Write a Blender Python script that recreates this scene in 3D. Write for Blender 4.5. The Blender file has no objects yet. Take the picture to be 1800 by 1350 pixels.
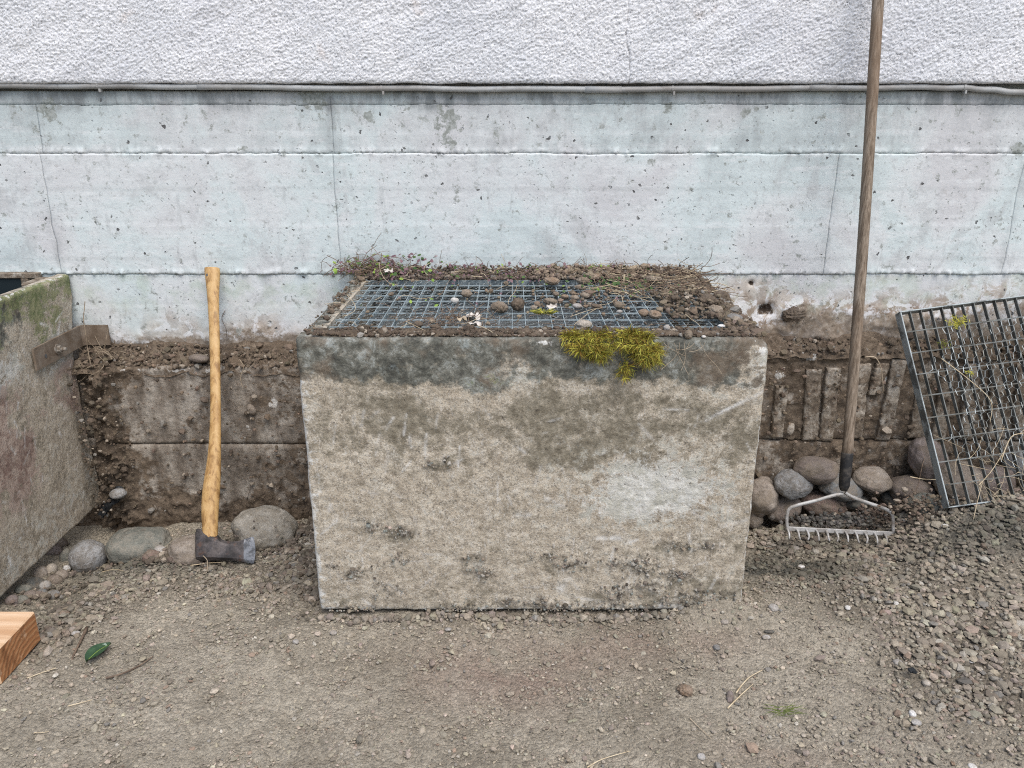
import bpy, math, random
import numpy as np

random.seed(7)
rng = np.random.default_rng(11)
sc = bpy.context.scene
col = sc.collection
R = math.radians

# ------------------------------------------------------------------ camera, sky, sun, exposure
CAM_H = 1.126
PITCH = 18.9
cd = bpy.data.cameras.new('camera')
cam = bpy.data.objects.new('camera', cd)
col.objects.link(cam)
cam.location = (0, 0, CAM_H)
cam.rotation_euler = (R(90 - PITCH), 0, 0)
cd.sensor_width = 36.0
cd.lens = 28.0
cd.clip_start = 0.02
cd.clip_end = 500
sc.camera = cam

SUN_EL, SUN_AZ = 58, 156           # azimuth measured clockwise from +Y
w = bpy.data.worlds.new('World')
sc.world = w
w.use_nodes = True
nt = w.node_tree
nt.nodes.clear()
sky = nt.nodes.new('ShaderNodeTexSky')
sky.sky_type = 'NISHITA'
sky.sun_disc = False
sky.sun_elevation = R(SUN_EL)
sky.sun_rotation = R(SUN_AZ)
sky.air_density = 1.0
sky.dust_density = 2.6
sky.ozone_density = 1.0
bg = nt.nodes.new('ShaderNodeBackground')
bg.inputs['Strength'].default_value = 0.115
wo = nt.nodes.new('ShaderNodeOutputWorld')
nt.links.new(sky.outputs[0], bg.inputs['Color'])
nt.links.new(bg.outputs[0], wo.inputs['Surface'])

sd = bpy.data.lights.new('sun', 'SUN')
sd.energy = 1.5
sd.angle = R(42)
sd.color = (1.0, 0.97, 0.93)
sun = bpy.data.objects.new('sun', sd)
col.objects.link(sun)
sun.location = (0.5, -3, 6)
sun.rotation_euler = (R(90 - SUN_EL), 0, R(-(SUN_AZ - 180)))

sc.view_settings.view_transform = 'Standard'
sc.view_settings.look = 'None'
sc.view_settings.gamma = 1
sc.view_settings.use_curve_mapping = False
sc.view_settings.exposure = 0.77
sc.render.engine = 'CYCLES'
sc.cycles.use_denoising = False
sc.cycles.filter_width = 1.1
sc.cycles.use_adaptive_sampling = False
sc.cycles.sample_clamp_indirect = 4.0
sc.cycles.max_bounces = 5

# ------------------------------------------------------------------ survey helpers
CP, SP = math.cos(R(PITCH)), math.sin(R(PITCH))


def ray(px, py):
    xc = (px - 900) / 1400
    yc = (675 - py) / 1400
    return xc, CP + yc * SP, -SP + yc * CP


def P(px, py, Y):
    """point at distance Y from the camera's plane, seen at that spot of the photo"""
    a, b, c = ray(px, py)
    t = Y / b
    return np.array((a * t, Y, CAM_H + c * t))


def Pz(px, py, Z=0.0):
    a, b, c = ray(px, py)
    t = (Z - CAM_H) / c
    return np.array((a * t, b * t, Z))


def zz(py, Y):
    return P(900, py, Y)[2]


def scale_at(px, py, Y):
    """metres per photo pixel"""
    return (Y / ray(px, py)[1]) / 1400


def ss(a, b, x):
    t = np.clip((np.asarray(x, float) - a) / (b - a), 0, 1)
    return t * t * (3 - 2 * t)


# ------------------------------------------------------------------ noise
def hsh(ix, iy, s):
    n = (ix.astype(np.int64) * 374761393 + iy.astype(np.int64) * 668265263 + s * 982451653) & 0xFFFFFFFF
    n = ((n ^ (n >> 13)) * 1274126177) & 0xFFFFFFFF
    n = ((n ^ (n >> 16)) * 2246822519) & 0xFFFFFFFF
    return (n ^ (n >> 15)) / 4294967295.0


def pnoise(x, y, s=0):
    xi, yi = np.floor(x), np.floor(y)
    xf, yf = x - xi, y - yi
    u = xf ** 3 * (xf * (xf * 6 - 15) + 10)
    v = yf ** 3 * (yf * (yf * 6 - 15) + 10)

    def g(ox, oy):
        a = hsh(xi + ox, yi + oy, s) * 6.2831853
        return np.cos(a) * (xf - ox) + np.sin(a) * (yf - oy)
    a = g(0, 0); b = g(1, 0); c = g(0, 1); d = g(1, 1)
    return (a + u * (b - a) + v * ((c + u * (d - c)) - (a + u * (b - a)))) * 1.5


def fbm(x, y, o=4, s=0, gain=0.5):
    t = 0; a = 1.0; f = 1.0
    for k in range(o):
        t = t + a * pnoise(x * f + 13.7 * k, y * f - 7.1 * k, s + k * 17)
        a *= gain; f *= 2.03
    return t


def worley(x, y, s=0):
    xi, yi = np.floor(x), np.floor(y)
    f1 = np.full(np.shape(x), 9.0); f2 = np.full(np.shape(x), 9.0); idd = np.zeros(np.shape(x))
    for ox in (-1, 0, 1):
        for oy in (-1, 0, 1):
            cx, cy = xi + ox, yi + oy
            dx = cx + hsh(cx, cy, s) - x
            dy = cy + hsh(cx, cy, s + 5) - y
            d = np.sqrt(dx * dx + dy * dy)
            h = hsh(cx, cy, s + 9)
            near = d < f1
            f2 = np.where(near, f1, np.minimum(f2, d))
            idd = np.where(near, h, idd)
            f1 = np.where(near, d, f1)
    return f1, f2, idd


# ------------------------------------------------------------------ object helpers
WORLD = {}


def tag(o, label=None, cat=None, group=None, kind=None):
    if label: o['label'] = label
    if cat: o['category'] = cat
    if group: o['group'] = group
    if kind: o['kind'] = kind
    return o


def thing(name, label, cat, loc=(0, 0, 0), group=None):
    o = bpy.data.objects.new(name, None)
    col.objects.link(o)
    o.location = loc
    o.empty_display_size = 0.05
    WORLD[o.name] = np.array(loc, float)
    return tag(o, label, cat, group)


def obj(name, verts, faces, mat, parent=None, origin=None, smooth=False, attrs=None, mats=None, midx=None):
    verts = np.asarray(verts, float)
    if origin is None:
        origin = WORLD[parent.name] if parent else np.zeros(3)
    origin = np.asarray(origin, float)
    me = bpy.data.meshes.new(name)
    v = verts - origin
    me.from_pydata(v.tolist(), [], faces.tolist() if isinstance(faces, np.ndarray) else faces)
    for m in (mats or [mat]):
        me.materials.append(m)
    if midx is not None:
        me.polygons.foreach_set('material_index', np.asarray(midx, np.int32))
    if smooth is True:
        me.polygons.foreach_set('use_smooth', np.ones(len(me.polygons), bool))
    elif smooth is not False:
        me.polygons.foreach_set('use_smooth', np.asarray(smooth, bool))
    for k, a in (attrs or {}).items():
        a = np.asarray(a, np.float32)
        if a.ndim == 2:
            at = me.attributes.new(k, 'FLOAT_COLOR', 'POINT')
            at.data.foreach_set('color', np.concatenate([a[:, :3], np.ones((len(a), 1), np.float32)], 1).ravel())
        else:
            at = me.attributes.new(k, 'FLOAT', 'POINT')
            at.data.foreach_set('value', a)
    me.update()
    o = bpy.data.objects.new(name, me)
    col.objects.link(o)
    if parent:
        o.parent = parent
        o.location = origin - WORLD[parent.name]
    else:
        o.location = origin
    WORLD[o.name] = origin
    return o


class MB:
    """collects verts and faces of one mesh"""
    def __init__(self):
        self.v = []; self.f = []; self.n = 0

    def add(self, v, f):
        v = np.asarray(v, float)
        self.v.append(v)
        n = self.n
        self.f += [[i + n for i in q] for q in f]
        self.n += len(v)
        return self

    def box(self, c, size, M=None, bev=0.0):
        c = np.asarray(c, float); h = np.asarray(size, float) / 2
        b = min(bev, *(h * 0.95))
        if b <= 0:
            v = np.array([(x, y, z) for x in (-1, 1) for y in (-1, 1) for z in (-1, 1)], float) * h
            f = [(0, 1, 3, 2), (4, 6, 7, 5), (0, 4, 5, 1), (2, 3, 7, 6), (0, 2, 6, 4), (1, 5, 7, 3)]
        else:
            v = []; idx = {}
            for x in (-1, 1):
                for y in (-1, 1):
                    for z in (-1, 1):
                        s = np.array((x, y, z), float)
                        for a in range(3):
                            p = s * (h - b); p[a] = s[a] * h[a]
                            idx[(x, y, z, a)] = len(v); v.append(p)
            f = []
            for a in range(3):
                b1, b2 = (a + 1) % 3, (a + 2) % 3
                for s in (-1, 1):
                    q = []
                    for (u, w_) in ((-1, -1), (1, -1), (1, 1), (-1, 1)):
                        k = [0, 0, 0]; k[a] = s; k[b1] = u; k[b2] = w_
                        q.append(idx[tuple(k) + (a,)])
                    f.append(q if s > 0 else q[::-1])
                for u in (-1, 1):
                    for w_ in (-1, 1):
                        k0 = [0, 0, 0]; k1 = [0, 0, 0]
                        k0[a] = -1; k1[a] = 1
                        for k in (k0, k1): k[b1] = u; k[b2] = w_
                        q = [idx[tuple(k0) + (b1,)], idx[tuple(k1) + (b1,)], idx[tuple(k1) + (b2,)], idx[tuple(k0) + (b2,)]]
                        f.append(q if u * w_ < 0 else q[::-1])
            for x in (-1, 1):
                for y in (-1, 1):
                    for z in (-1, 1):
                        q = [idx[(x, y, z, a)] for a in range(3)]
                        f.append(q if x * y * z > 0 else q[::-1])
            v = np.array(v)
        if M is not None:
            v = v @ np.asarray(M, float).T
        return self.add(v + c, f)

    def tube(self, pts, rad, sides=8, cap=True, flat=1.0):
        v, f = tube(pts, rad, sides, cap, flat)
        return self.add(v, f)

    def out(self, name, mat, parent=None, **k):
        return obj(name, np.concatenate(self.v), self.f, mat, parent, **k)


def tube(pts, rad, sides=8, cap=True, flat=1.0, ref=(0.13, -0.95, 0.2)):
    pts = np.asarray(pts, float)
    n = len(pts)
    rad = np.broadcast_to(np.asarray(rad, float), (n,))
    T = np.gradient(pts, axis=0)
    T /= np.linalg.norm(T, axis=1)[:, None] + 1e-12
    V = []
    ref = np.asarray(ref, float)
    for i in range(n):
        a = np.cross(T[i], ref)
        if np.linalg.norm(a) < 1e-3: a = np.cross(T[i], (1, 0.1, 0))
        a /= np.linalg.norm(a)
        b = np.cross(T[i], a)
        for k in range(sides):
            t = 2 * math.pi * k / sides
            V.append(pts[i] + rad[i] * (math.cos(t) * a + flat * math.sin(t) * b))
    F = []
    for i in range(n - 1):
        for k in range(sides):
            F.append((i * sides + k, i * sides + (k + 1) % sides, (i + 1) * sides + (k + 1) % sides, (i + 1) * sides + k))
    if cap:
        F.append(tuple(range(sides))[::-1])
        F.append(tuple((n - 1) * sides + k for k in range(sides)))
    return np.array(V), F


def smooth_path(pts, n=24):
    pts = np.asarray(pts, float)
    m = len(pts)
    t = np.linspace(0, m - 1, n)
    out = []
    for q in t:
        i = min(int(q), m - 2); u = q - i
        p0, p1, p2, p3 = pts[max(i - 1, 0)], pts[i], pts[i + 1], pts[min(i + 2, m - 1)]
        out.append(0.5 * ((2 * p1) + (p2 - p0) * u + (2 * p0 - 5 * p1 + 4 * p2 - p3) * u * u + (3 * p1 - p0 - 3 * p2 + p3) * u ** 3))
    return np.array(out)


def grid(us, vs, fn, flip=False):
    U, V = np.meshgrid(us, vs)
    X = fn(U, V)
    v = np.stack([np.broadcast_to(a, U.shape).ravel() for a in X], 1)
    nu, nv = len(us), len(vs)
    i = np.arange(nu * nv).reshape(nv, nu)
    a, b, c, d = i[:-1, :-1].ravel(), i[:-1, 1:].ravel(), i[1:, 1:].ravel(), i[1:, :-1].ravel()
    f = np.stack([a, b, c, d] if not flip else [a, d, c, b], 1)
    return v, f, U.ravel(), V.ravel()


def rim(v, f, nu, nv, back, flip=False):
    """close a displaced front grid into a solid: rim to the offset copy of its border, and a back face"""
    i = np.arange(nu * nv).reshape(nv, nu)
    loop = np.concatenate([i[0, :], i[1:, -1], i[-1, -2::-1], i[-2:0:-1, 0]])
    n0 = len(v)
    bv = back(v[loop])
    L = len(loop)
    q = np.arange(L); q2 = (q + 1) % L
    side = np.stack([loop[q2], loop[q], n0 + q, n0 + q2], 1)
    if flip: side = side[:, ::-1]
    faces = f.tolist() + side.tolist() + [list(range(n0, n0 + L)) if flip else list(range(n0 + L - 1, n0 - 1, -1))]
    sm = np.concatenate([np.ones(len(f), bool), np.zeros(L + 1, bool)])
    return np.concatenate([v, bv]), faces, sm, loop


# ------------------------------------------------------------------ node helpers
class NB:
    def __init__(self, name, rough=0.9):
        self.m = bpy.data.materials.new(name)
        self.m.use_nodes = True
        self.t = self.m.node_tree
        self.b = self.t.nodes['Principled BSDF']
        self.b.inputs['Roughness'].default_value = rough
        self.b.inputs['Specular IOR Level'].default_value = 0.25

    def n(self, typ, ins=None, **props):
        nd = self.t.nodes.new(typ)
        for k, v in props.items(): setattr(nd, k, v)
        for k, v in (ins or {}).items():
            self.set(nd.inputs[k], v)
        return nd

    def set(self, sock, v):
        if isinstance(v, bpy.types.NodeSocket): self.t.links.new(v, sock)
        elif isinstance(v, bpy.types.Node): self.t.links.new(v.outputs[0], sock)
        else:
            if sock.type == 'RGBA' and len(v) == 3: v = (*v, 1)
            sock.default_value = v

    def pos(self, scale=(1, 1, 1), rot=(0, 0, 0)):
        g = self.n('ShaderNodeNewGeometry')
        return self.n('ShaderNodeMapping', {'Vector': g.outputs['Position'], 'Scale': scale, 'Rotation': rot}).outputs[0]

    def opos(self, scale=(1, 1, 1), rnd=True):
        g = self.n('ShaderNodeTexCoord').outputs['Object']
        mp = self.n('ShaderNodeMapping', {'Vector': g, 'Scale': scale})
        if rnd:
            oi = self.n('ShaderNodeObjectInfo').outputs['Random']
            ml = self.n('ShaderNodeMath', {0: oi, 1: 37.0}, operation='MULTIPLY')
            cb = self.n('ShaderNodeCombineXYZ', {'X': ml, 'Y': ml, 'Z': ml})
            self.set(mp.inputs['Location'], cb.outputs[0])
        return mp.outputs[0]

    def noise(self, vec, scale, detail=5, rough=0.6, dist=0.0):
        return self.n('ShaderNodeTexNoise', {'Vector': vec, 'Scale': scale, 'Detail': detail, 'Roughness': rough, 'Distortion': dist}).outputs['Fac']

    def vor(self, vec, scale, feature='F1', rand=1.0):
        return self.n('ShaderNodeTexVoronoi', {'Vector': vec, 'Scale': scale, 'Randomness': rand}, feature=feature)

    def ramp(self, fac, *stops):
        r = self.n('ShaderNodeValToRGB', {'Fac': fac})
        e = r.color_ramp.elements
        while len(e) < len(stops): e.new(0.5)
        for k, (p, c) in enumerate(stops):
            e[k].position = p
            c = (c, c, c) if isinstance(c, (int, float)) else c
            e[k].color = (*c, 1)
        return r.outputs[0]

    def mr(self, v, a, b, c=0.0, d=1.0):
        return self.n('ShaderNodeMapRange', {'Value': v, 'From Min': a, 'From Max': b, 'To Min': c, 'To Max': d}, interpolation_type='SMOOTHSTEP').outputs[0]

    def mix(self, fac, a, b, mode='MIX'):
        nd = self.n('ShaderNodeMix', data_type='RGBA', blend_type=mode)
        self.set(nd.inputs[0], fac); self.set(nd.inputs[6], a); self.set(nd.inputs[7], b)
        return nd.outputs[2]

    def math(self, op, a, b=0.0):
        nd = self.n('ShaderNodeMath', operation=op, use_clamp=False)
        self.set(nd.inputs[0], a); self.set(nd.inputs[1], b)
        return nd.outputs[0]

    def attr(self, name, fac=True):
        nd = self.n('ShaderNodeAttribute', attribute_name=name)
        return nd.outputs['Fac' if fac else 'Color']

    def done(self, color, bump=None, dist=0.002, strength=1.0, rough=None, metal=None):
        self.set(self.b.inputs['Base Color'], color)
        if rough is not None: self.set(self.b.inputs['Roughness'], rough)
        if metal is not None: self.set(self.b.inputs['Metallic'], metal)
        if bump is not None:
            bn = self.n('ShaderNodeBump', {'Height': bump, 'Distance': dist, 'Strength': strength})
            self.set(self.b.inputs['Normal'], bn.outputs[0])
        return self.m


M = {}

# rough-cast plaster
b = NB('rough_plaster')
p = b.pos()
big = b.noise(p, 2.2, 4, 0.6)
fine = b.noise(p, 230, 5, 0.75)
c = b.mix(b.mr(big, 0.38, 0.62), (0.70, 0.715, 0.735), (0.77, 0.775, 0.785))
c = b.mix(b.mr(b.noise(p, 14, 4, 0.6), 0.60, 0.74, 0, 0.25), c, (0.64, 0.64, 0.67))
c = b.mix(b.mr(b.noise(p, 9, 3, 0.5), 0.66, 0.76, 0, 0.35), c, (0.62, 0.50, 0.42))
c = b.mix(b.math('MULTIPLY', b.mr(b.vor(p, 150).outputs['Distance'], 0.30, 0.18), b.mr(b.noise(p, 60, 2, 0.5), 0.42, 0.56, 0.1, 0.85)), c, (0.22, 0.22, 0.24))
c = b.mix(b.mr(fine, 0.56, 0.70, 0, 0.6), c, (0.36, 0.36, 0.40))
c = b.mix(b.mr(b.attr('crack'), 0.25, 0.9, 0, 0.7), c, (0.22, 0.21, 0.21))
c = b.mix(b.mr(b.noise(b.pos((1, 1, 1.4), (0, 0.6, 0)), 240, 4, 0.75), 0.53, 0.62, 0, 0.55), c, (0.40, 0.41, 0.44))
c = b.mix(b.mr(b.noise(p, 90, 3, 0.7), 0.60, 0.66, 0, 0.6), c, (0.33, 0.33, 0.35))
c = b.mix(b.mr(b.noise(p, 3.2, 5, 0.65, 0.6), 0.52, 0.66, 0, 0.35), c, (0.56, 0.57, 0.61))
M['plaster'] = b.done(c, fine, 0.003, 0.7)

# board-formed concrete of the house base
b = NB('pale_concrete')
p = b.pos()
ph = b.pos((1, 1, 6))
n1 = b.noise(p, 2.6, 6, 0.62, 0.4)
n2 = b.noise(b.pos((1.6, 1.6, 1), ), 7.5, 5, 0.65, 0.3)
c = b.ramp(n1, (0.36, (0.495, 0.555, 0.555)), (0.46, (0.575, 0.642, 0.64)), (0.53, (0.605, 0.635, 0.635)), (0.62, (0.555, 0.56, 0.565)))
c = b.mix(b.mr(n2, 0.54, 0.66, 0, 0.5), c, (0.42, 0.43, 0.43))
c = b.mix(b.mr(b.noise(ph, 9, 6, 0.7), 0.54, 0.62, 0, 0.45), c, (0.68, 0.70, 0.70))
c = b.mix(b.mr(b.noise(b.pos((4, 1, 0.7)), 9, 6, 0.7), 0.58, 0.66, 0, 0.4), c, (0.40, 0.42, 0.42))
c = b.mix(b.mr(b.noise(b.pos((1, 1, 9)), 22, 5, 0.7), 0.60, 0.66, 0, 0.35), c, (0.44, 0.46, 0.46))
c = b.mix(b.mr(b.noise(p, 55, 5, 0.75), 0.54, 0.66, 0, 0.45), c, (0.38, 0.40, 0.40))
c = b.mix(b.mr(b.noise(p, 170, 3, 0.7), 0.60, 0.70, 0, 0.45), c, (0.33, 0.34, 0.34))
c = b.mix(b.math('MULTIPLY', b.attr('damp_shade'), b.mr(b.noise(b.pos((2.2, 1, 0.8)), 11, 6, 0.7), 0.38, 0.60, 0.35, 1.0)), c, (0.25, 0.268, 0.27))
tan = b.mix(b.mr(b.noise(p, 18, 5, 0.65), 0.4, 0.62), (0.27, 0.20, 0.145), (0.50, 0.45, 0.39))
tan = b.mix(b.mr(b.noise(p, 20, 6, 0.75, 0.5), 0.48, 0.56), tan, (0.66, 0.65, 0.65))
c = b.mix(b.attr('stain'), c, tan)
c = b.mix(b.mr(b.math('ADD', b.attr('mud'), b.mr(b.noise(p, 24, 7, 0.75), 0.3, 0.7, -0.45, 0.45)), 0.3, 0.8, 0, 0.92), c, b.ramp(b.noise(p, 50, 6, 0.75), (0.35, (0.13, 0.10, 0.072)), (0.52, (0.225, 0.182, 0.138)), (0.66, (0.36, 0.315, 0.26))))
c = b.mix(b.math('MULTIPLY', b.attr('algae'), b.mr(b.noise(p, 20, 4, 0.6), 0.45, 0.65)), c, (0.36, 0.44, 0.33))
wob = b.n('ShaderNodeMix', data_type='VECTOR')
b.set(wob.inputs[0], 0.02)
b.set(wob.inputs[4], p)
b.set(wob.inputs[5], b.n('ShaderNodeTexNoise', {'Vector': p, 'Scale': 60.0, 'Detail': 2.0}).outputs['Color'])
hv = b.vor(wob.outputs[1], 27)
hole = b.math('MULTIPLY', b.mr(hv.outputs['Distance'], 0.125, 0.085), b.mr(b.noise(p, 17, 2, 0.5), 0.43, 0.50))
hole2 = b.math('MULTIPLY', b.mr(b.vor(wob.outputs[1], 61).outputs['Distance'], 0.16, 0.10), b.mr(b.noise(p, 7, 3, 0.6), 0.45, 0.6))
hole = b.math('MAXIMUM', hole, b.math('MULTIPLY', hole2, 0.6))
c = b.mix(b.math('MULTIPLY', hole, b.mr(b.noise(p, 31, 2, 0.5), 0.35, 0.55, 0.25, 1.0)), c, (0.10, 0.10, 0.10))
c = b.mix(b.mr(b.math('ADD', b.attr('pit'), b.mr(b.noise(p, 60, 5, 0.75), 0.3, 0.7, -0.5, 0.5)), 0.35, 0.75), c, (0.075, 0.055, 0.04))
c = b.mix(b.mr(b.math('ADD', b.attr('patch'), b.mr(b.noise(p, 34, 6, 0.75), 0.3, 0.7, -0.75, 0.75)), 0.45, 0.75, 0, 0.85), c, b.mix(b.mr(b.noise(p, 120, 3, 0.6), 0.4, 0.6), (0.20, 0.215, 0.19), (0.33, 0.35, 0.33)))
bm = b.math('SUBTRACT', b.math('MULTIPLY', b.noise(p, 90, 5, 0.65), 0.5), b.math('MULTIPLY', hole, 1.2))
M['concrete'] = b.done(c, bm, 0.003, 0.7)

# earth-smeared foundation concrete
b = NB('muddy_concrete')
p = b.pos()
conc = b.ramp(b.noise(b.pos((1.5, 1, 0.6)), 14, 6, 0.7), (0.34, (0.125, 0.102, 0.08)), (0.48, (0.225, 0.193, 0.158)), (0.64, (0.38, 0.345, 0.295)))
soil = b.ramp(b.noise(p, 55, 5, 0.7), (0.35, (0.08, 0.06, 0.043)), (0.65, (0.19, 0.148, 0.107)))
f = b.math('ADD', b.attr('soil'), b.mr(b.noise(p, 30, 5, 0.7), 0.3, 0.7, -0.35, 0.35))
c = b.mix(b.mr(f, 0.3, 0.65), conc, soil)
c = b.mix(b.mr(b.noise(p, 85, 4, 0.7), 0.66, 0.72, 0, 0.7), c, (0.40, 0.36, 0.31))
c = b.mix(b.mr(b.math('ADD', b.attr('lime'), b.mr(b.noise(p, 45, 4, 0.7), 0.3, 0.7, -0.4, 0.4)), 0.5, 0.7), c, (0.50, 0.48, 0.44))
M['footing'] = b.done(c, b.noise(p, 110, 6, 0.7), 0.006, 0.8)

# strips left by the form boards
b = NB('board_imprint_concrete')
p = b.pos()
c = b.ramp(b.noise(b.pos((1, 1, 0.5)), 34, 7, 0.78), (0.34, (0.15, 0.122, 0.095)), (0.47, (0.27, 0.232, 0.185)), (0.55, (0.36, 0.32, 0.265)), (0.66, (0.45, 0.42, 0.37)))
c = b.mix(b.mr(b.noise(p, 24, 8, 0.78), 0.44, 0.54, 0, 0.9), c, b.mix(b.mr(b.noise(p, 70, 4, 0.7), 0.4, 0.6), (0.10, 0.075, 0.053), (0.19, 0.15, 0.11)))
M['imprint'] = b.done(c, b.noise(p, 120, 5, 0.7), 0.004, 0.8)

# weathered concrete of the light shafts
b = NB('shaft_concrete')
p = b.pos()
fine = b.noise(p, 75, 6, 0.78)
mid = b.noise(p, 30, 9, 0.80, 0.2)
big = b.noise(p, 4.0, 4, 0.6)
c = b.ramp(mid, (0.34, (0.268, 0.226, 0.170)), (0.44, (0.395, 0.340, 0.262)), (0.52, (0.458, 0.404, 0.318)), (0.60, (0.52, 0.468, 0.382)), (0.68, (0.62, 0.58, 0.50)))
c = b.mix(b.mr(fine, 0.52, 0.60, 0, 0.55), c, (0.19, 0.16, 0.124))
c = b.mix(b.mr(b.noise(p, 210, 4, 0.75), 0.52, 0.62, 0, 0.65), c, (0.13, 0.108, 0.083))
c = b.mix(b.mr(b.noise(p, 260, 3, 0.7), 0.56, 0.64, 0, 0.6), c, (0.62, 0.59, 0.53))
c = b.mix(b.mr(b.noise(b.pos((1.8, 1, 0.55), (0, 0.25, 0)), 60, 5, 0.75), 0.59, 0.66, 0, 0.6), c, (0.58, 0.55, 0.50))
brown = b.ramp(b.noise(p, 52, 7, 0.78), (0.36, (0.115, 0.098, 0.070)), (0.50, (0.188, 0.166, 0.122)), (0.64, (0.32, 0.285, 0.222)))
c = b.mix(b.mr(b.math('ADD', b.attr('brown'), b.math('ADD', b.mr(mid, 0.3, 0.7, 0.4, -0.4), b.mr(b.noise(p, 9, 8, 0.75, 0.8), 0.3, 0.7, 0.5, -0.5))), 0.2, 1.0, 0, 0.9), c, brown)
pale = b.mix(b.mr(b.noise(p, 30, 5, 0.7), 0.4, 0.62), (0.62, 0.62, 0.58), (0.42, 0.415, 0.36))
c = b.mix(b.mr(b.math('ADD', b.attr('pale'), b.mr(mid, 0.3, 0.7, -0.7, 0.7)), 0.30, 0.95, 0, 0.85), c, pale)
red = b.mix(b.mr(mid, 0.42, 0.58), (0.215, 0.135, 0.115), (0.38, 0.29, 0.24))
c = b.mix(b.mr(b.math('ADD', b.attr('red'), b.mr(mid, 0.3, 0.7, -0.4, 0.4)), 0.35, 0.7, 0, 0.8), c, red)
dk = b.ramp(b.noise(p, 30, 8, 0.78, 0.4), (0.34, (0.035, 0.037, 0.034)), (0.46, (0.085, 0.088, 0.075)), (0.54, (0.155, 0.158, 0.135)), (0.64, (0.32, 0.34, 0.32)))
dk = b.mix(b.mr(b.noise(p, 9, 4, 0.6), 0.52, 0.66, 0, 0.6), dk, (0.15, 0.105, 0.07))
dk = b.mix(b.mr(b.noise(b.pos((1, 1, 1), (0.3, 0.2, 0.9)), 13, 5, 0.7), 0.58, 0.68, 0, 0.55), dk, (0.34, 0.39, 0.385))
c = b.mix(b.mr(b.math('ADD', b.attr('dark'), b.mr(b.noise(p, 32, 7, 0.78), 0.3, 0.7, -0.5, 0.5)), 0.25, 0.8, 0, 0.92), c, dk)
gr = b.mix(b.mr(b.noise(p, 60, 4, 0.7), 0.4, 0.6), (0.10, 0.135, 0.045), (0.21, 0.215, 0.105))
c = b.mix(b.mr(b.math('ADD', b.attr('green'), b.mr(mid, 0.3, 0.7, -0.45, 0.45)), 0.4, 0.7, 0, 0.85), c, gr)
c = b.mix(b.mr(b.math('ADD', b.attr('chip'), b.mr(b.noise(p, 50, 4, 0.7), 0.3, 0.7, -0.5, 0.5)), 0.40, 0.8, 0, 0.85), c, (0.60, 0.595, 0.56))
c = b.mix(b.math('MULTIPLY', b.attr('scrape'), b.mr(b.noise(p, 70, 5, 0.75), 0.40, 0.52, 0.25, 0.95)), c, (0.60, 0.59, 0.56))
c = b.mix(b.attr('grit'), c, b.mix(b.mr(b.noise(p, 140, 4, 0.7), 0.45, 0.6), (0.075, 0.06, 0.045), (0.36, 0.34, 0.30)))
c = b.mix(b.mr(b.noise(p, 130, 3, 0.6), 0.64, 0.70, 0, 0.7), c, (0.07, 0.058, 0.046))
M['shaft'] = b.done(c, b.math('ADD', fine, b.math('MULTIPLY', b.noise(p, 190, 3, 0.6), 0.5)), 0.004, 0.8)

# soil, ground
b = NB('dark_soil', 1.0)
p = b.pos()
c = b.ramp(b.noise(p, 42, 6, 0.72), (0.32, (0.065, 0.048, 0.034)), (0.5, (0.14, 0.107, 0.076)), (0.7, (0.25, 0.20, 0.15)))
c = b.mix(b.mr(b.noise(p, 12, 4, 0.6), 0.5, 0.68, 0, 0.6), c, (0.16, 0.12, 0.085))
c = b.mix(b.mr(b.noise(p, 130, 3, 0.6), 0.66, 0.72, 0, 0.8), c, (0.34, 0.31, 0.27))
M['soil'] = b.done(c, b.noise(p, 130, 6, 0.75), 0.008, 0.9)

b = NB('gravelly_ground', 1.0)
p = b.pos()
f1 = b.noise(p, 170, 5, 0.72)
c = b.ramp(b.noise(p, 5, 6, 0.65), (0.34, (0.265, 0.232, 0.178)), (0.5, (0.348, 0.308, 0.240)), (0.64, (0.415, 0.372, 0.294)))
c = b.mix(b.attr('loose'), c, (0.185, 0.158, 0.122))
c = b.mix(b.attr('pink'), c, (0.27, 0.195, 0.155))
c = b.mix(b.mr(b.noise(p, 2.4, 5, 0.6, 0.8), 0.50, 0.62, 0, 0.5), c, (0.41, 0.365, 0.29))
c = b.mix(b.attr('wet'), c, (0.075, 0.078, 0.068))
vc = b.vor(p, 155)
c = b.mix(0.42, c, b.mix(1.0, c, b.ramp(b.n('ShaderNodeSeparateColor', {'Color': vc.outputs['Color']}).outputs[0], (0.0, 0.45), (0.5, 1.0), (1.0, 1.55)), 'MULTIPLY'))
c = b.mix(b.mr(f1, 0.54, 0.68, 0, 0.6), c, (0.12, 0.100, 0.076))
c = b.mix(b.mr(f1, 0.40, 0.28, 0, 0.45), c, (0.36, 0.32, 0.265))
bh = b.math('ADD', b.math('MULTIPLY', vc.outputs['Distance'], -0.8), b.noise(p, 260, 5, 0.7))
M['ground'] = b.done(c, bh, 0.006, 1.0)

b = NB('gravel_stone_mix', 0.95)
p = b.pos()
c = b.mix(b.mr(b.noise(p, 220, 4, 0.7), 0.35, 0.65, 0.0, 0.45), b.attr('col', False), (0.15, 0.125, 0.098))
M['gravel'] = b.done(c, b.noise(p, 300, 4, 0.7), 0.002, 0.6)


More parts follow.
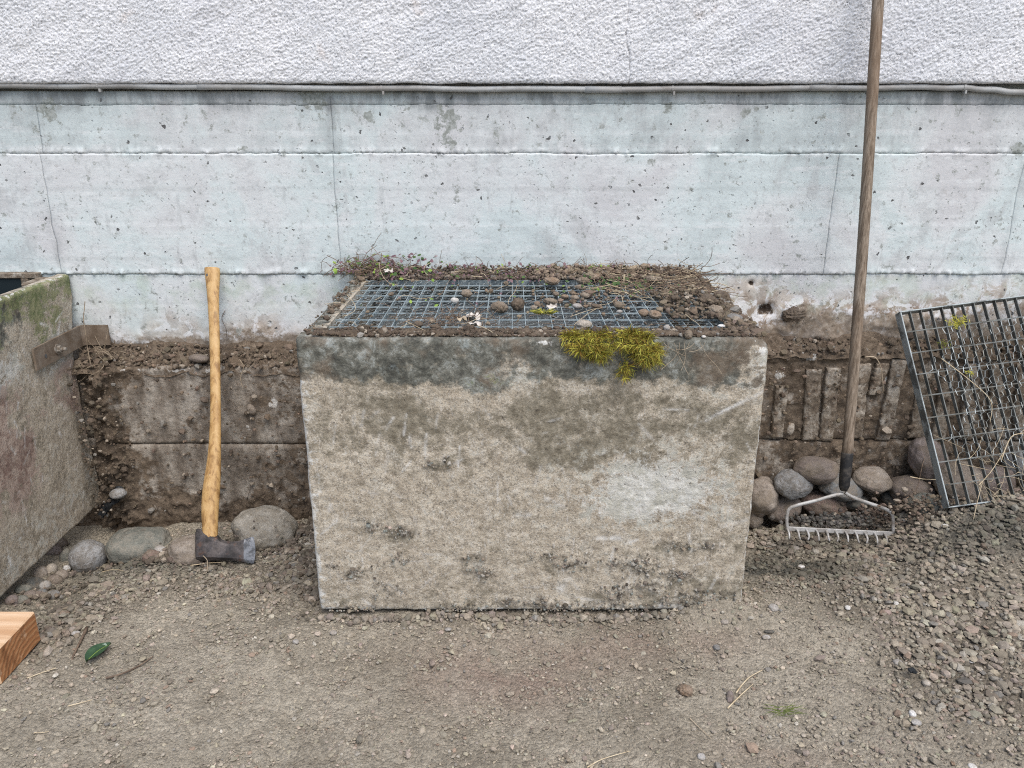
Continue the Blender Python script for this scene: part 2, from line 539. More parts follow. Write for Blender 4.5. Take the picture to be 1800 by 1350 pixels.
def stone_mat(name, a, bcol, dust, dustamt=0.5, speck=0.5):
    gm = lambda q: tuple(0.72 * x + 0.28 * sum(q) / 3 for x in q)
    a, bcol = gm(a), gm(bcol)
    b = NB(name, 0.85)
    p = b.opos()
    c = b.mix(b.mr(b.noise(p, 12, 5, 0.65, 0.4), 0.36, 0.64), a, bcol)
    c = b.mix(b.mr(b.noise(p, 190, 3, 0.6), 0.56, 0.68, 0, speck), c, tuple(x * 0.35 for x in a))
    c = b.mix(b.mr(b.noise(p, 150, 3, 0.6), 0.62, 0.7, 0, speck * 0.7), c, tuple(min(1, x * 1.9) for x in a))
    c = b.mix(b.mr(b.noise(p, 26, 8, 0.78), 0.44, 0.58, 0, min(0.85, dustamt + 0.2)), c, dust)
    c = b.mix(b.mr(b.noise(p, 48, 6, 0.75), 0.56, 0.64, 0, 0.5), c, (0.085, 0.066, 0.048))
    c = b.mix(b.mr(b.noise(b.opos((1, 0.4, 1.6)), 30, 5, 0.7, 1.0), 0.60, 0.66, 0, 0.45), c, tuple(min(1, x * 1.6) for x in bcol))
    return b.done(c, b.noise(p, 80, 8, 0.75), 0.006, 0.8)


DUST = (0.20, 0.165, 0.125)
M['st_tan'] = stone_mat('tan_stone', (0.27, 0.21, 0.16), (0.34, 0.285, 0.225), DUST)
M['st_brown'] = stone_mat('brown_stone', (0.185, 0.14, 0.11), (0.235, 0.185, 0.15), DUST, 0.6, 0.35)
M['st_grey'] = stone_mat('grey_stone', (0.22, 0.22, 0.215), (0.34, 0.34, 0.335), (0.13, 0.11, 0.085), 0.45, 0.4)
M['st_bluegrey'] = stone_mat('blue_grey_stone', (0.15, 0.16, 0.165), (0.23, 0.24, 0.235), DUST, 0.45, 0.35)
M['st_red'] = stone_mat('reddish_stone', (0.20, 0.12, 0.09), (0.27, 0.19, 0.145), DUST, 0.5)
M['st_pink'] = stone_mat('pinkish_stone', (0.205, 0.155, 0.14), (0.27, 0.215, 0.19), (0.15, 0.12, 0.09), 0.5, 0.6)
M['st_green'] = stone_mat('greenish_stone', (0.13, 0.135, 0.11), (0.19, 0.195, 0.16), (0.26, 0.24, 0.20), 0.5)
M['st_dark'] = stone_mat('dark_stone', (0.065, 0.068, 0.062), (0.11, 0.112, 0.10), DUST, 0.3, 0.3)
M['st_white'] = stone_mat('white_stone', (0.58, 0.56, 0.52), (0.68, 0.66, 0.62), (0.40, 0.36, 0.30), 0.4, 0.15)
M['st_boulder'] = stone_mat('boulder_stone', (0.28, 0.255, 0.205), (0.38, 0.35, 0.29), (0.22, 0.19, 0.145), 0.4, 0.4)
M['st_cream'] = stone_mat('cream_stone', (0.42, 0.36, 0.28), (0.50, 0.44, 0.36), (0.3, 0.25, 0.19), 0.4, 0.2)
M['st_pale'] = stone_mat('pale_grey_stone', (0.36, 0.335, 0.30), (0.44, 0.41, 0.37), (0.27, 0.23, 0.185), 0.5, 0.3)
M['clod'] = stone_mat('earth_clod', (0.23, 0.175, 0.12), (0.34, 0.27, 0.19), (0.17, 0.13, 0.09), 0.5, 0.5)
M['clod_dark'] = stone_mat('dark_earth_clod', (0.10, 0.073, 0.05), (0.18, 0.135, 0.092), (0.14, 0.105, 0.072), 0.5, 0.5)
M['clod_orange'] = stone_mat('orange_clod', (0.27, 0.185, 0.115), (0.34, 0.25, 0.165), (0.2, 0.13, 0.08), 0.5, 0.4)

# wood
b = NB('axe_handle_wood', 0.5)
p = b.pos()
g = b.noise(b.pos((70, 70, 3.5)), 1.0, 5, 0.65, 0.4)
c = b.ramp(g, (0.36, (0.27, 0.15, 0.055)), (0.48, (0.47, 0.29, 0.115)), (0.62, (0.55, 0.365, 0.165)))
c = b.mix(b.mr(b.noise(p, 9, 4, 0.6), 0.52, 0.68, 0, 0.5), c, (0.36, 0.20, 0.07))
c = b.mix(b.mr(b.noise(b.pos((60, 60, 8)), 1.4, 4, 0.7), 0.58, 0.68, 0, 0.5), c, (0.24, 0.12, 0.055))
c = b.mix(b.mr(b.noise(b.pos((1, 1, 0.5)), 48, 6, 0.75), 0.58, 0.68, 0, 0.4), c, (0.24, 0.165, 0.09))
c = b.mix(b.mr(b.noise(b.pos((2, 2, 0.4)), 60, 3, 0.6), 0.66, 0.72, 0, 0.5), c, (0.62, 0.50, 0.34))
b.b.inputs['Specular IOR Level'].default_value = 0.4
M['axe_wood'] = b.done(c, g, 0.0012, 0.5)

b = NB('weathered_handle_wood', 0.8)
g = b.noise(b.pos((150, 150, 2.6)), 1.0, 6, 0.78, 0.2)
c = b.ramp(g, (0.38, (0.105, 0.078, 0.055)), (0.5, (0.21, 0.165, 0.122)), (0.62, (0.33, 0.27, 0.21)))
c = b.mix(b.mr(b.noise(b.pos(), 5, 4, 0.6), 0.45, 0.68, 0, 0.5), c, (0.19, 0.125, 0.08))
M['rake_wood'] = b.done(c, g, 0.001, 0.6)

b = NB('sawn_pine', 0.7)
p = b.pos()
g = b.noise(b.pos((2.5, 38, 30)), 1.0, 5, 0.6, 0.6)
c = b.ramp(g, (0.30, (0.50, 0.30, 0.165)), (0.5, (0.62, 0.42, 0.26)), (0.7, (0.70, 0.52, 0.36)))
c = b.mix(b.mr(b.noise(p, 90, 3, 0.6), 0.70, 0.76, 0, 0.6), c, (0.22, 0.12, 0.07))
M['pine'] = b.done(c, g, 0.001, 0.5)
b = NB('pine_end_grain', 0.8)
p = b.pos()
ps = b.pos((1, 1, 1)); 
wv = b.n('ShaderNodeTexWave', {'Vector': b.n('ShaderNodeMapping', {'Vector': p, 'Location': (0, -1.49, 0.06)}).outputs[0], 'Scale': 24.0, 'Distortion': 3.0, 'Detail': 3.0, 'Detail Scale': 2.0}, wave_type='RINGS', rings_direction='X').outputs['Fac']
sc1 = b.noise(b.pos((1, 30, 190), (0.75, 0, 0)), 1.0, 4, 0.6)
c = b.mix(b.mr(wv, 0.3, 0.8), (0.38, 0.165, 0.07), (0.47, 0.245, 0.115))
c = b.mix(b.mr(sc1, 0.42, 0.6, 0, 0.65), c, (0.33, 0.15, 0.06))
c = b.mix(b.mr(b.noise(b.pos((1, 3, 1), (0.8, 0, 0)), 11, 3, 0.5), 0.52, 0.64, 0, 0.7), c, (0.20, 0.085, 0.035))
c = b.mix(b.mr(b.noise(p, 26, 4, 0.6), 0.58, 0.66, 0, 0.6), c, (0.62, 0.43, 0.28))
M['pine_end'] = b.done(c, b.math('ADD', wv, sc1), 0.001, 0.6)

# metals and plastic
b = NB('forged_steel', 0.45)
p = b.pos()
c = b.mix(b.mr(b.noise(p, 26, 5, 0.7), 0.4, 0.65), (0.050, 0.046, 0.045), (0.125, 0.11, 0.105))
c = b.mix(b.mr(b.noise(p, 42, 5, 0.7), 0.54, 0.68, 0, 0.75), c, (0.15, 0.085, 0.06))
M['axe_steel'] = b.done(c, b.noise(p, 110, 4, 0.7), 0.0015, 0.5, b.mr(b.noise(p, 60, 3, 0.6), 0.3, 0.7, 0.38, 0.7), 0.55)
b = NB('ground_steel_edge', 0.38)
p = b.pos()
c = b.mix(b.mr(b.noise(p, 60, 4, 0.7), 0.42, 0.62), (0.22, 0.222, 0.225), (0.10, 0.10, 0.10))
M['axe_edge'] = b.done(c, b.noise(p, 200, 3, 0.6), 0.001, 0.5, None, 0.8)

b = NB('zinc_steel', 0.55)
p = b.pos()
c = b.mix(b.mr(b.noise(p, 20, 5, 0.7), 0.35, 0.65), (0.25, 0.315, 0.335), (0.42, 0.485, 0.50))
c = b.mix(b.mr(b.noise(p, 32, 5, 0.7), 0.55, 0.68, 0, 0.6), c, (0.17, 0.145, 0.115))
M['zinc'] = b.done(c, b.noise(p, 150, 4, 0.7), 0.001, 0.4, None, 0.35)
b = NB('dirty_bolt_zinc', 0.7)
p = b.pos()
M['zinc_dirty'] = b.done(b.mix(b.mr(b.noise(p, 120, 4, 0.7), 0.4, 0.6), (0.30, 0.275, 0.24), (0.15, 0.12, 0.09)), b.noise(p, 150, 4, 0.7), 0.001, 0.4, None, 0.2)
b = NB('blue_grey_zinc', 0.6)
p = b.pos()
c = b.mix(b.mr(b.noise(p, 20, 5, 0.7), 0.35, 0.65), (0.12, 0.155, 0.175), (0.20, 0.235, 0.25))
M['zinc_blue'] = b.done(c, b.noise(p, 150, 4, 0.7), 0.001, 0.4, None, 0.3)
b = NB('dark_weathered_zinc', 0.7)
p = b.pos()
c = b.mix(b.mr(b.noise(p, 14, 5, 0.7), 0.38, 0.62), (0.10, 0.102, 0.092), (0.18, 0.19, 0.182))
c = b.mix(b.mr(b.noise(p, 22, 4, 0.7), 0.55, 0.66, 0, 0.55), c, (0.10, 0.085, 0.06))
M['zinc_dark'] = b.done(c, b.noise(p, 150, 4, 0.7), 0.001, 0.4, None, 0.25)
b = NB('bare_zinc_edge', 0.6)
p = b.pos()
c = b.mix(b.mr(b.noise(p, 11, 5, 0.75), 0.48, 0.60), (0.36, 0.40, 0.405), (0.13, 0.14, 0.135))
M['zinc_edge'] = b.done(c, b.noise(p, 150, 4, 0.7), 0.001, 0.4, None, 0.3)
b = NB('netting_wire', 0.55)
p = b.pos()
c = b.mix(b.mr(b.noise(p, 9, 4, 0.7), 0.4, 0.6), (0.42, 0.47, 0.48), (0.25, 0.26, 0.24))
M['wire'] = b.done(c, metal=0.3)
b = NB('rake_grey_metal', 0.55)
p = b.pos()
c = b.mix(b.mr(b.noise(p, 30, 5, 0.7), 0.38, 0.62), (0.45, 0.445, 0.43), (0.27, 0.25, 0.225))
c = b.mix(b.mr(b.noise(p, 55, 4, 0.7), 0.58, 0.68, 0, 0.6), c, (0.18, 0.145, 0.11))
M['rake_metal'] = b.done(c, b.noise(p, 150, 4, 0.7), 0.001, 0.5, None, 0.2)
b = NB('black_ferrule', 0.55)
p = b.pos()
c = b.mix(b.mr(b.noise(p, 30, 5, 0.7), 0.45, 0.68), (0.022, 0.022, 0.023), (0.085, 0.075, 0.065))
M['ferrule'] = b.done(c, b.noise(p, 100, 4, 0.7), 0.001, 0.5)
b = NB('rusty_flat_bar', 0.85)
p = b.pos()
c = b.ramp(b.noise(p, 18, 6, 0.7), (0.32, (0.105, 0.075, 0.05)), (0.5, (0.175, 0.135, 0.10)), (0.68, (0.25, 0.215, 0.175)))
M['strap'] = b.done(c, b.noise(p, 120, 4, 0.7), 0.002, 0.5)
b = NB('grey_pipe_plastic', 0.5)
p = b.pos()
c = b.mix(b.mr(b.noise(b.pos((0.6, 1, 1)), 9, 5, 0.65), 0.38, 0.64), (0.40, 0.41, 0.405), (0.29, 0.28, 0.265))
c = b.mix(b.mr(b.noise(p, 40, 4, 0.7), 0.6, 0.7, 0, 0.5), c, (0.22, 0.19, 0.165))
M['pipe'] = b.done(c, b.noise(p, 120, 3, 0.6), 0.0006, 0.4)
b = NB('black_film', 0.45)
M['film'] = b.done((0.018, 0.02, 0.022), b.noise(b.pos(), 60, 3, 0.6), 0.004, 0.6)
b = NB('dark_cavity', 1.0)
M['pane'] = NB('dark_window_pane', 0.25).done((0.018, 0.026, 0.030))
M['joint'] = NB('joint_mortar', 0.9).done((0.42, 0.435, 0.43))
M['core'] = b.done((0.10, 0.10, 0.10), b.noise(b.pos(), 60, 3, 0.6), 0.002, 0.6)

# plants


def leafy(name, a, bcol, scale=30, rough=0.7, trans=0.0):
    b = NB(name, rough)
    p = b.pos()
    c = b.mix(b.mr(b.noise(p, scale, 3, 0.6), 0.35, 0.65), a, bcol)
    return b.done(c)


M['moss_a'] = leafy('yellow_green_moss', (0.27, 0.25, 0.03), (0.53, 0.50, 0.09), 40)
M['moss_b'] = leafy('ochre_moss', (0.16, 0.095, 0.018), (0.30, 0.21, 0.035), 40)
M['moss_c'] = leafy('dark_moss', (0.09, 0.10, 0.02), (0.17, 0.17, 0.035), 40)
M['leaf_green'] = leafy('fresh_green_leaves', (0.13, 0.22, 0.035), (0.24, 0.34, 0.07), 60)
M['leaf_grass'] = leafy('grass_blades', (0.09, 0.125, 0.03), (0.19, 0.22, 0.07), 60)
M['leaf_dark'] = leafy('dark_green_leaves', (0.035, 0.075, 0.022), (0.08, 0.13, 0.04), 60)
M['leaf_purple'] = leafy('purple_brown_leaves', (0.11, 0.06, 0.075), (0.20, 0.125, 0.135), 60)
M['stem'] = leafy('brown_stems', (0.12, 0.085, 0.06), (0.25, 0.18, 0.125), 60)
M['straw'] = leafy('dry_straw', (0.42, 0.33, 0.21), (0.58, 0.49, 0.34), 60)
M['root'] = leafy('pale_root', (0.30, 0.24, 0.17), (0.44, 0.36, 0.26), 60)
M['root_brown'] = leafy('brown_roots', (0.17, 0.13, 0.09), (0.33, 0.265, 0.19), 60)
M['twig'] = leafy('dark_twig', (0.10, 0.07, 0.05), (0.19, 0.14, 0.10), 60)
M['paper'] = leafy('dead_pale_leaf', (0.42, 0.38, 0.33), (0.62, 0.58, 0.53), 60)
b = NB('glossy_leaf', 0.4)
p = b.pos()
c = b.mix(b.mr(b.noise(p, 50, 4, 0.6), 0.4, 0.65), (0.028, 0.062, 0.030), (0.05, 0.10, 0.048))
c = b.mix(b.mr(b.noise(p, 70, 3, 0.6), 0.66, 0.72), c, (0.25, 0.32, 0.25))
M['leaf'] = b.done(c)

# ------------------------------------------------------------------ main dimensions
W = 2.362                         # face of the house wall
FY = 2.268                        # face of the footing below it
BX0, BX1, BY = -0.458, 0.546, 1.62   # middle light shaft: sides and front
BTOP = 0.672
LX = -1.32                        # outer side of the left light shaft
LTOP, LBOT = 0.668, -0.065


def Zg(x, y):
    """height of the ground without its crumbs"""
    x = np.asarray(x, float); y = np.asarray(y, float)
    wl = ss(-0.25, -0.55, x)
    wr = ss(0.45, 0.62, x)
    z = -0.013 + 0 * x
    z = z + wl * (-0.100 * ss(1.45, 2.3, y))
    z = z - 0.045 * ss(-1.02, -1.22, x) * ss(1.5, 1.75, y)
    z = z + wl * 0.045 * np.exp(-((x + 0.50) / 0.10) ** 2 - ((y - 2.0) / 0.3) ** 2)
    z = z + wl * 0.02 * np.exp(-((x + 0.66) / 0.12) ** 2 - ((y - 2.1) / 0.12) ** 2)
    z = z + wl * 0.025 * np.exp(-((x + 1.0) / 0.09) ** 2 - ((y - 2.06) / 0.09) ** 2)
    z = z + wr * (-0.112 * ss(1.66, 2.12, y) * ss(1.26, 1.0, x))
    z = z + 0.17 * np.exp(-0.5 * ((x - 1.64) / 0.34) ** 2 - 0.5 * ((y - 1.93) / 0.17) ** 2)
    z = z + 0.040 * np.exp(-((x - 0.86) / 0.11) ** 2 - ((y - 2.15) / 0.05) ** 2)
    z = z + 0.050 * np.exp(-((x - 0.49) / 0.09) ** 2 - ((y - 1.625) / 0.05) ** 2)
    z = z + 0.008 * np.exp(-((y - 1.55) / 0.06) ** 2) * ss(-0.7, -0.4, x) * ss(0.9, 0.5, x)
    z = z + 0.007 * fbm(x * 2.6, y * 2.6, 3, 40)
    far = np.maximum(np.abs(x) - 3, 0) + np.maximum(-y, 0)
    return z + 0.0 * far


def blob(x, y, px, py, rx, ry):
    q = Pz(px, py, -0.02)
    return np.exp(-((x - q[0]) / rx) ** 2 - ((y - q[1]) / ry) ** 2)


def loose_mask(x, y):
    n = fbm(x * 3.5, y * 3.5, 4, 71)
    m = 0.9 * ss(0.42, 1.0, x + 0.10 * n + 0.25 * (y - 1.6))
    m = m + 0.75 * blob(x, y, 120, 1090, 0.16, 0.17) + 0.8 * blob(x, y, 520, 990, 0.10, 0.24)
    m = m + 0.6 * blob(x, y, 930, 1095, 0.7, 0.07) + 0.7 * blob(x, y, 350, 1000, 0.4, 0.16)
    m = m + 0.4 * blob(x, y, 480, 1130, 0.22, 0.06)
    m = m * (0.75 + 0.5 * n)
    m = m - 0.5 * blob(x, y, 360, 1090, 0.28, 0.09) - 0.35 * blob(x, y, 1330, 1130, 0.22, 0.07)
    return np.clip(m, 0, 1)


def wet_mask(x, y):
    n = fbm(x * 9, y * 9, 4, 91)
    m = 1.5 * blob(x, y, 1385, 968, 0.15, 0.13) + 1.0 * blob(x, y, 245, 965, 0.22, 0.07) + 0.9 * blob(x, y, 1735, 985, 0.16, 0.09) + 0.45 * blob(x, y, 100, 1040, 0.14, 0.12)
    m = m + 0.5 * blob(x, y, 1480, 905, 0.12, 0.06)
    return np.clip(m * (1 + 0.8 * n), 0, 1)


def contact(px, py, lift=0.0):
    """where the line of sight meets the ground"""
    q = Pz(px, py, 0.0)
    for _ in range(30): q = 0.5 * q + 0.5 * Pz(px, py, float(Zg(q[0], min(q[1], 2.25))) + lift)
    return q


# ------------------------------------------------------------------ ground
def spread(a, b_, step, far, ratio=1.5):
    mid = list(np.arange(a, b_, step))
    hi = []; s = step * 3; q = b_
    while q < far: hi.append(q); q += s; s *= ratio
    hi.append(far)
    lo = []; s = step * 3; q = a - s
    while q > -far: lo.append(q); s *= ratio; q -= s
    lo.append(-far)
    return np.array(lo[::-1] + mid + hi)


gx = spread(-1.70, 1.75, 0.0041, 60)
gy = spread(1.02, 2.36, 0.0041, 60)


def ground_fn(U, V):
    z = Zg(U, V)
    inside = (np.abs(U) < 1.8) & (V > 0.9) & (V < 2.45)
    lm = loose_mask(U, V)
    f1, f2, idd = worley(U * 70, V * 70, 3)
    g1, g2, _ = worley(U * 150, V * 150, 8)
    d = (0.0022 + 0.0035 * lm) * (np.clip((f2 - f1) * 2.2, 0, 1) - 0.4) * (0.4 + idd)
    d = d + (0.0013 + 0.0012 * lm) * (np.clip((g2 - g1) * 2, 0, 1) - 0.5)
    d = d + 0.0035 * fbm(U * 22, V * 22, 4, 55)
    return U, V, z + np.where(inside, d, 0)


v, f, u_, v_ = grid(gx, gy, ground_fn)
nn = fbm(u_ * 5, v_ * 5, 4, 23)
pink = np.clip(0.8 * blob(u_, v_, 900, 1190, 0.22, 0.10) + 0.5 * blob(u_, v_, 1180, 1140, 0.2, 0.05) + 0.5 * blob(u_, v_, 1380, 1320, 0.12, 0.05), 0, 1) * np.clip(0.8 + 1.3 * nn, 0, 1)
tag(obj('ground', v, f, M['ground'], smooth=True, attrs={'loose': loose_mask(u_, v_) * 0.85, 'wet': wet_mask(u_, v_) * 0.85, 'pink': pink}), kind='structure')

# ------------------------------------------------------------------ house: rough plaster over a board-formed concrete base
house = thing('house', 'white rough plastered house wall on a pale blue grey concrete base', 'house', (0, W, 0))
zPl = zz(147, W)


def nonuni(a, b_, step, lo, hi, cstep):
    return np.concatenate([np.arange(lo, a, cstep), np.arange(a, b_, step), np.arange(b_, hi + cstep * 0.5, cstep)])


px_ = np.concatenate([np.arange(-3.2, -2.4, 0.02), np.arange(-2.4, -1.62, 0.0045), np.arange(-1.62, 1.62, 0.0023), np.arange(1.62, 2.4, 0.0045), np.arange(2.4, 3.21, 0.02)])
pz_ = np.concatenate([np.arange(zPl, 1.42, 0.0023), np.arange(1.42, 1.7, 0.006), np.arange(1.7, 3.0, 0.03)])


def plaster_fn(U, V):
    a, c_ = math.cos(0.6), math.sin(0.6)
    wx = U + 0.03 * fbm(U * 6, V * 6, 2, 5)
    p1, q1 = wx * a + V * c_, -wx * c_ + V * a
    big = fbm(p1 * 9, q1 * 22, 3, 31)
    rough_ = 0.6 * fbm(p1 * 70, q1 * 120, 2, 33) + fbm(p1 * 150, q1 * 210, 2, 34, 0.8)
    f1, f2, idd = worley(U * 190, V * 230, 37)
    h = 0.0030 * big * (0.6 + 0.6 * fbm(U * 2.5, V * 2.5, 2, 39)) + 0.0019 * rough_ + 0.0034 * (0.5 - f1) * (idd > 0.55)
    h = h * (1 - np.exp(-np.maximum(V - zPl, 0) / 0.004) * 0.5)
    pull = 0.006 * np.exp(-np.maximum(V - zPl, 0) / 0.004)
    return U, W - 0.026 - h + pull, V + (V <= zPl + 1e-6) * 0.003 * fbm(U * 12, V * 0, 3, 3)


v, f, u_, v_ = grid(px_, pz_, plaster_fn)
cxn = P(1103, 60, W)[0] + 0.010 * fbm(v_ * 9, v_ * 0 + 3.3, 4, 12) + 0.012 * (v_ - 1.25) * -1
crack = np.exp(-((u_ - cxn) / 0.0022) ** 2) * np.clip(0.75 + 0.9 * fbm(v_ * 30, v_ * 0, 3, 4), 0.1, 1) * (v_ < 1.6)
v[:, 1] += crack * 0.003
v2, f2_, sm, loop = rim(v, f, len(px_), len(pz_), lambda q: q + np.array((0, 0, 0)) + np.stack([0 * q[:, 0], (W + 0.03) - q[:, 1], 0 * q[:, 0]], 1))
obj('plaster_wall', v2, f2_, M['plaster'], house, smooth=sm, attrs={'crack': np.concatenate([crack, np.zeros(len(loop))])})

mb = MB()
mb.box((0, W + 0.18, 1.3), (6.4, 0.28, 3.4))
mb.out('wall_core', M['joint'], house)

xcut = [-3.2] + [P(q, 375, W)[0] for q in (90, 592, 1460, 1780)] + [3.2]
zb = [zz(160, W), zz(184, W), zz(270, W), zz(482, W), 0.22]


def jog(z):
    return 0.0


PATCH = [(85, 197, 22, 26), (790, 225, 20, 34), (545, 176, 36, 16), (1787, 262, 14, 14), (1175, 188, 9, 9), (650, 205, 9, 9), (430, 262, 9, 6), (1310, 200, 8, 6)]


def panel(x0, x1, z0, z1, off, row, k):
    g = 0.0002
    inside = x1 > -1.8 and x0 < 1.8
    lo, hi = x0 + g, x1 - g
    us = [lo]
    q = lo
    while q < hi - 0.004:
        q += 0.0042 if -1.66 < q < 1.66 else 0.04
        us.append(min(q, hi))
    us[-1] = hi
    us = np.array(us)
    nz = max(4, int((z1 - z0) / 0.0062))
    vs = np.linspace(z0 + g, z1 - g, nz)
    if row >= 1:
        vs = np.sort(np.concatenate([vs, [z0 + g + 0.0016, z1 - g - 0.0016, z1 - g - 0.0032]]))

    def fn(U, V):
        d = 0.0008 * fbm(U * 3, V * 5, 2, 100) + 0.00035 * fbm(U * 30, V * 45, 3, 120)
        d = d + 0.0007 * np.sign(np.sin(V * 31 + 1.5 * row)) * 0.6
        # edges rounded back, and the ragged lip along the pour joint
        ex = np.minimum(U - lo, hi - U)
        rag = fbm(U * 75, V * 40, 3, 140, 0.7)
        rag2 = fbm(U * 17, V * 9, 4, 150)
        d = d - 0.0006 * np.exp(-ex / 0.0025) * np.clip(0.5 + rag + rag2, 0, 1.5)
        if row in (2, 3):
            lip = np.clip(0.35 + rag + 0.9 * rag2, 0, 1.6)
            d = d + 0.0022 * lip ** 1.5 * np.exp(-((z1 - V) / (0.003 + 0.004 * np.clip(rag2 + 0.5, 0, 1))) ** 2) - 0.003 * np.exp(-((z1 - V) / 0.0018) ** 2)
        if row in (1, 2):
            lip = np.clip(0.45 + rag + 0.9 * rag2, 0, 1.6)
            d = d + 0.0052 * lip ** 1.5 * np.exp(-((V - z0 - 0.004) / (0.004 + 0.005 * np.clip(rag2 + 0.5, 0, 1))) ** 2) - 0.004 * np.exp(-((V - z0) / 0.0018) ** 2)
        Y = W - off - d
        if row == 3:
            # hollows and clods in the lowest pour
            for (hx, hy, r_, dep) in ((1347, 545, 0.016, 0.03), (1396, 552, 0.030, -0.016), (1385, 575, 0.02, -0.006), (760, 505, 0.005, 0.01), (1321, 498, 0.007, 0.012)):
                c0 = P(hx, hy, W)
                rr = ((U - c0[0]) / (1.3 * r_)) ** 2 + ((V - c0[2]) / r_) ** 2
                Y = Y + dep * np.exp(-rr) * (1 + 0.5 * rag)
            low = ss(0.60, 0.47, V) * ss(0.35, 0.6, U)
            Y = Y - low * 0.010 * np.clip(fbm(U * 16, V * 22, 4, 160) + 0.2, 0, 1)
            lo2 = ss(0.56, 0.44, V) * ss(0.3, -0.3, U)
            Y = Y - lo2 * 0.006 * np.clip(fbm(U * 16, V * 22, 4, 161), 0, 1)
        def wave(i):
            return (0.0026 * fbm(U * 4, U * 0 + 3.7 * i, 3, 180 + i) + 0.0016 * fbm(U * 40, U * 0 + 1.3 * i, 3, 190 + i)) if i in (1, 2, 3) else 0 * U
        Z = V + wave(row) * np.exp(-(z1 - V) / 0.02) + wave(row + 1) * np.exp(-(V - z0) / 0.02)
        xw = 0.004 * fbm(V * 9, V * 0 + 1.1 * k, 3, 196) if row in (1, 2) else 0 * U
        xw2 = 0.004 * fbm(V * 9, V * 0 + 1.1 * (k + 1), 3, 196) if row in (1, 2) else 0 * U
        X = U + xw * np.exp(-(U - lo) / 0.03) * (x0 > -3) + xw2 * np.exp(-(hi - U) / 0.03) * (x1 < 3)
        return X, Y, Z
    v, f, u_, v_ = grid(us, vs, fn)
    damp_shade = np.zeros(len(u_)); stain = np.zeros(len(u_)); pit = np.zeros(len(u_)); patch = np.zeros(len(u_)); algae = np.zeros(len(u_)); mud = np.zeros(len(u_))
    n = fbm(u_ * 5, v_ * 9, 4, 170)
    if row == 0:
        damp_shade += np.clip(0.85 + 0.6 * n, 0, 1)  # strip under the plaster: part stain, part overhang shade put into the colour
    if row == 1:
        damp_shade += 0.22 + 0.25 * np.clip(n, 0, 1) + 0.7 * ss(zb[1] - 0.03, zb[1], v_) * np.clip(0.3 + n, 0, 1)
    if row == 2:
        damp_shade += 0.25 * np.exp(-(v_ - z0) / 0.02) * np.clip(0.6 + n, 0, 1)
    if row in (1, 2):
        e = np.minimum(u_ - lo + (x0 < -3), hi - u_ + (x1 > 3))
        damp_shade += 0.40 * np.exp(-(e / 0.014) ** 2) * np.clip(0.5 + fbm(u_ * 30, v_ * 14, 4, 175), 0, 1)
    if row == 3:
        r_ = ss(0.665, 0.57, v_ + 0.05 * n) * ss(0.45, 0.75, u_)
        l_ = ss(0.575, 0.455, v_ + 0.07 * n) * ss(0.2, -0.2, u_)
        stain = np.clip(r_ * 0.95 + l_ * 0.85, 0, 1)
        mud = ss(0.575, 0.475, v_ + 0.075 * n + 0.02 * fbm(u_ * 30, v_ * 30, 3, 171)) * ss(0.45, 0.6, u_) + 0.9 * ss(0.515, 0.445, v_ + 0.05 * n) * ss(0.2, -0.2, u_)
        algae = 0.35 * ss(0.5, 0.62, v_)
        for (hx, hy, rr_) in ((1347, 545, 0.018), (1321, 498, 0.006), (760, 505, 0.005)):
            c0 = P(hx, hy, W)
            pit = np.maximum(pit, np.exp(-((u_ - c0[0]) / (1.3 * rr_)) ** 4 - ((v_ - c0[2]) / rr_) ** 4))
        c0 = P(1396, 555, W)
        pit = np.maximum(pit, 0.75 * np.exp(-((u_ - c0[0]) / 0.04) ** 2 - ((v_ - c0[2]) / 0.03) ** 2) * (0.6 + 0.8 * np.abs(n)))
    for (hx, hy, a_, b_) in PATCH:
        c0 = P(hx, hy, W); s_ = scale_at(hx, hy, W)
        patch = np.maximum(patch, np.exp(-((u_ - c0[0]) / (a_ * s_)) ** 2 - ((v_ - c0[2]) / (b_ * s_)) ** 2))
    v2, f2_, sm, loop = rim(v, f, len(us), len(vs), lambda q: np.stack([q[:, 0], 0 * q[:, 0] + W + 0.03, q[:, 2]], 1))
    zl = np.zeros(len(loop))
    obj('concrete_panel', v2, f2_, M['concrete'], house, smooth=sm,
        attrs={'damp_shade': np.concatenate([np.clip(damp_shade, 0, 1), zl + 0.5]), 'stain': np.concatenate([stain, zl]), 'pit': np.concatenate([pit, zl]),
               'patch': np.concatenate([patch, zl]), 'algae': np.concatenate([algae, zl]), 'mud': np.concatenate([mud, zl])})


OFF = {0: -0.004, 1: 0.0, 2: 0.004, 3: 0.0}
for row in range(4):
    cuts = [-3.2, P(583, 220, W)[0], 3.2] if row in (0, 1) else xcut if row == 2 else [-3.2, 3.2]
    if row == 1: cuts = [-3.2, P(68, 220, W)[0], P(583, 220, W)[0], 3.2]
    for k in range(len(cuts) - 1):
        panel(cuts[k], cuts[k + 1], zb[row + 1], zb[row], OFF[row] + rng.uniform(-0.0002, 0.0002), row, k)

# basement window behind the left shaft: only its upper right corner shows over the shaft
x9 = P(38, 495, W - 0.02)[0]; z9 = zz(489, W - 0.02)
mb = MB(); mb.box((x9 - 0.45, W - 0.012, z9 - 0.16), (0.90, 0.016, 0.32), None, 0.001)
pn = mb.out('window_pane', M['pane'], house)
mb = MB(); mb.box((x9 - 0.43, W - 0.014, z9 + 0.008), (0.97, 0.024, 0.016), None, 0.002); mb.box((x9 + 0.012, W - 0.014, z9 - 0.165), (0.022, 0.024, 0.33), None, 0.002)
mb.out('window_frame', M['imprint'], house)
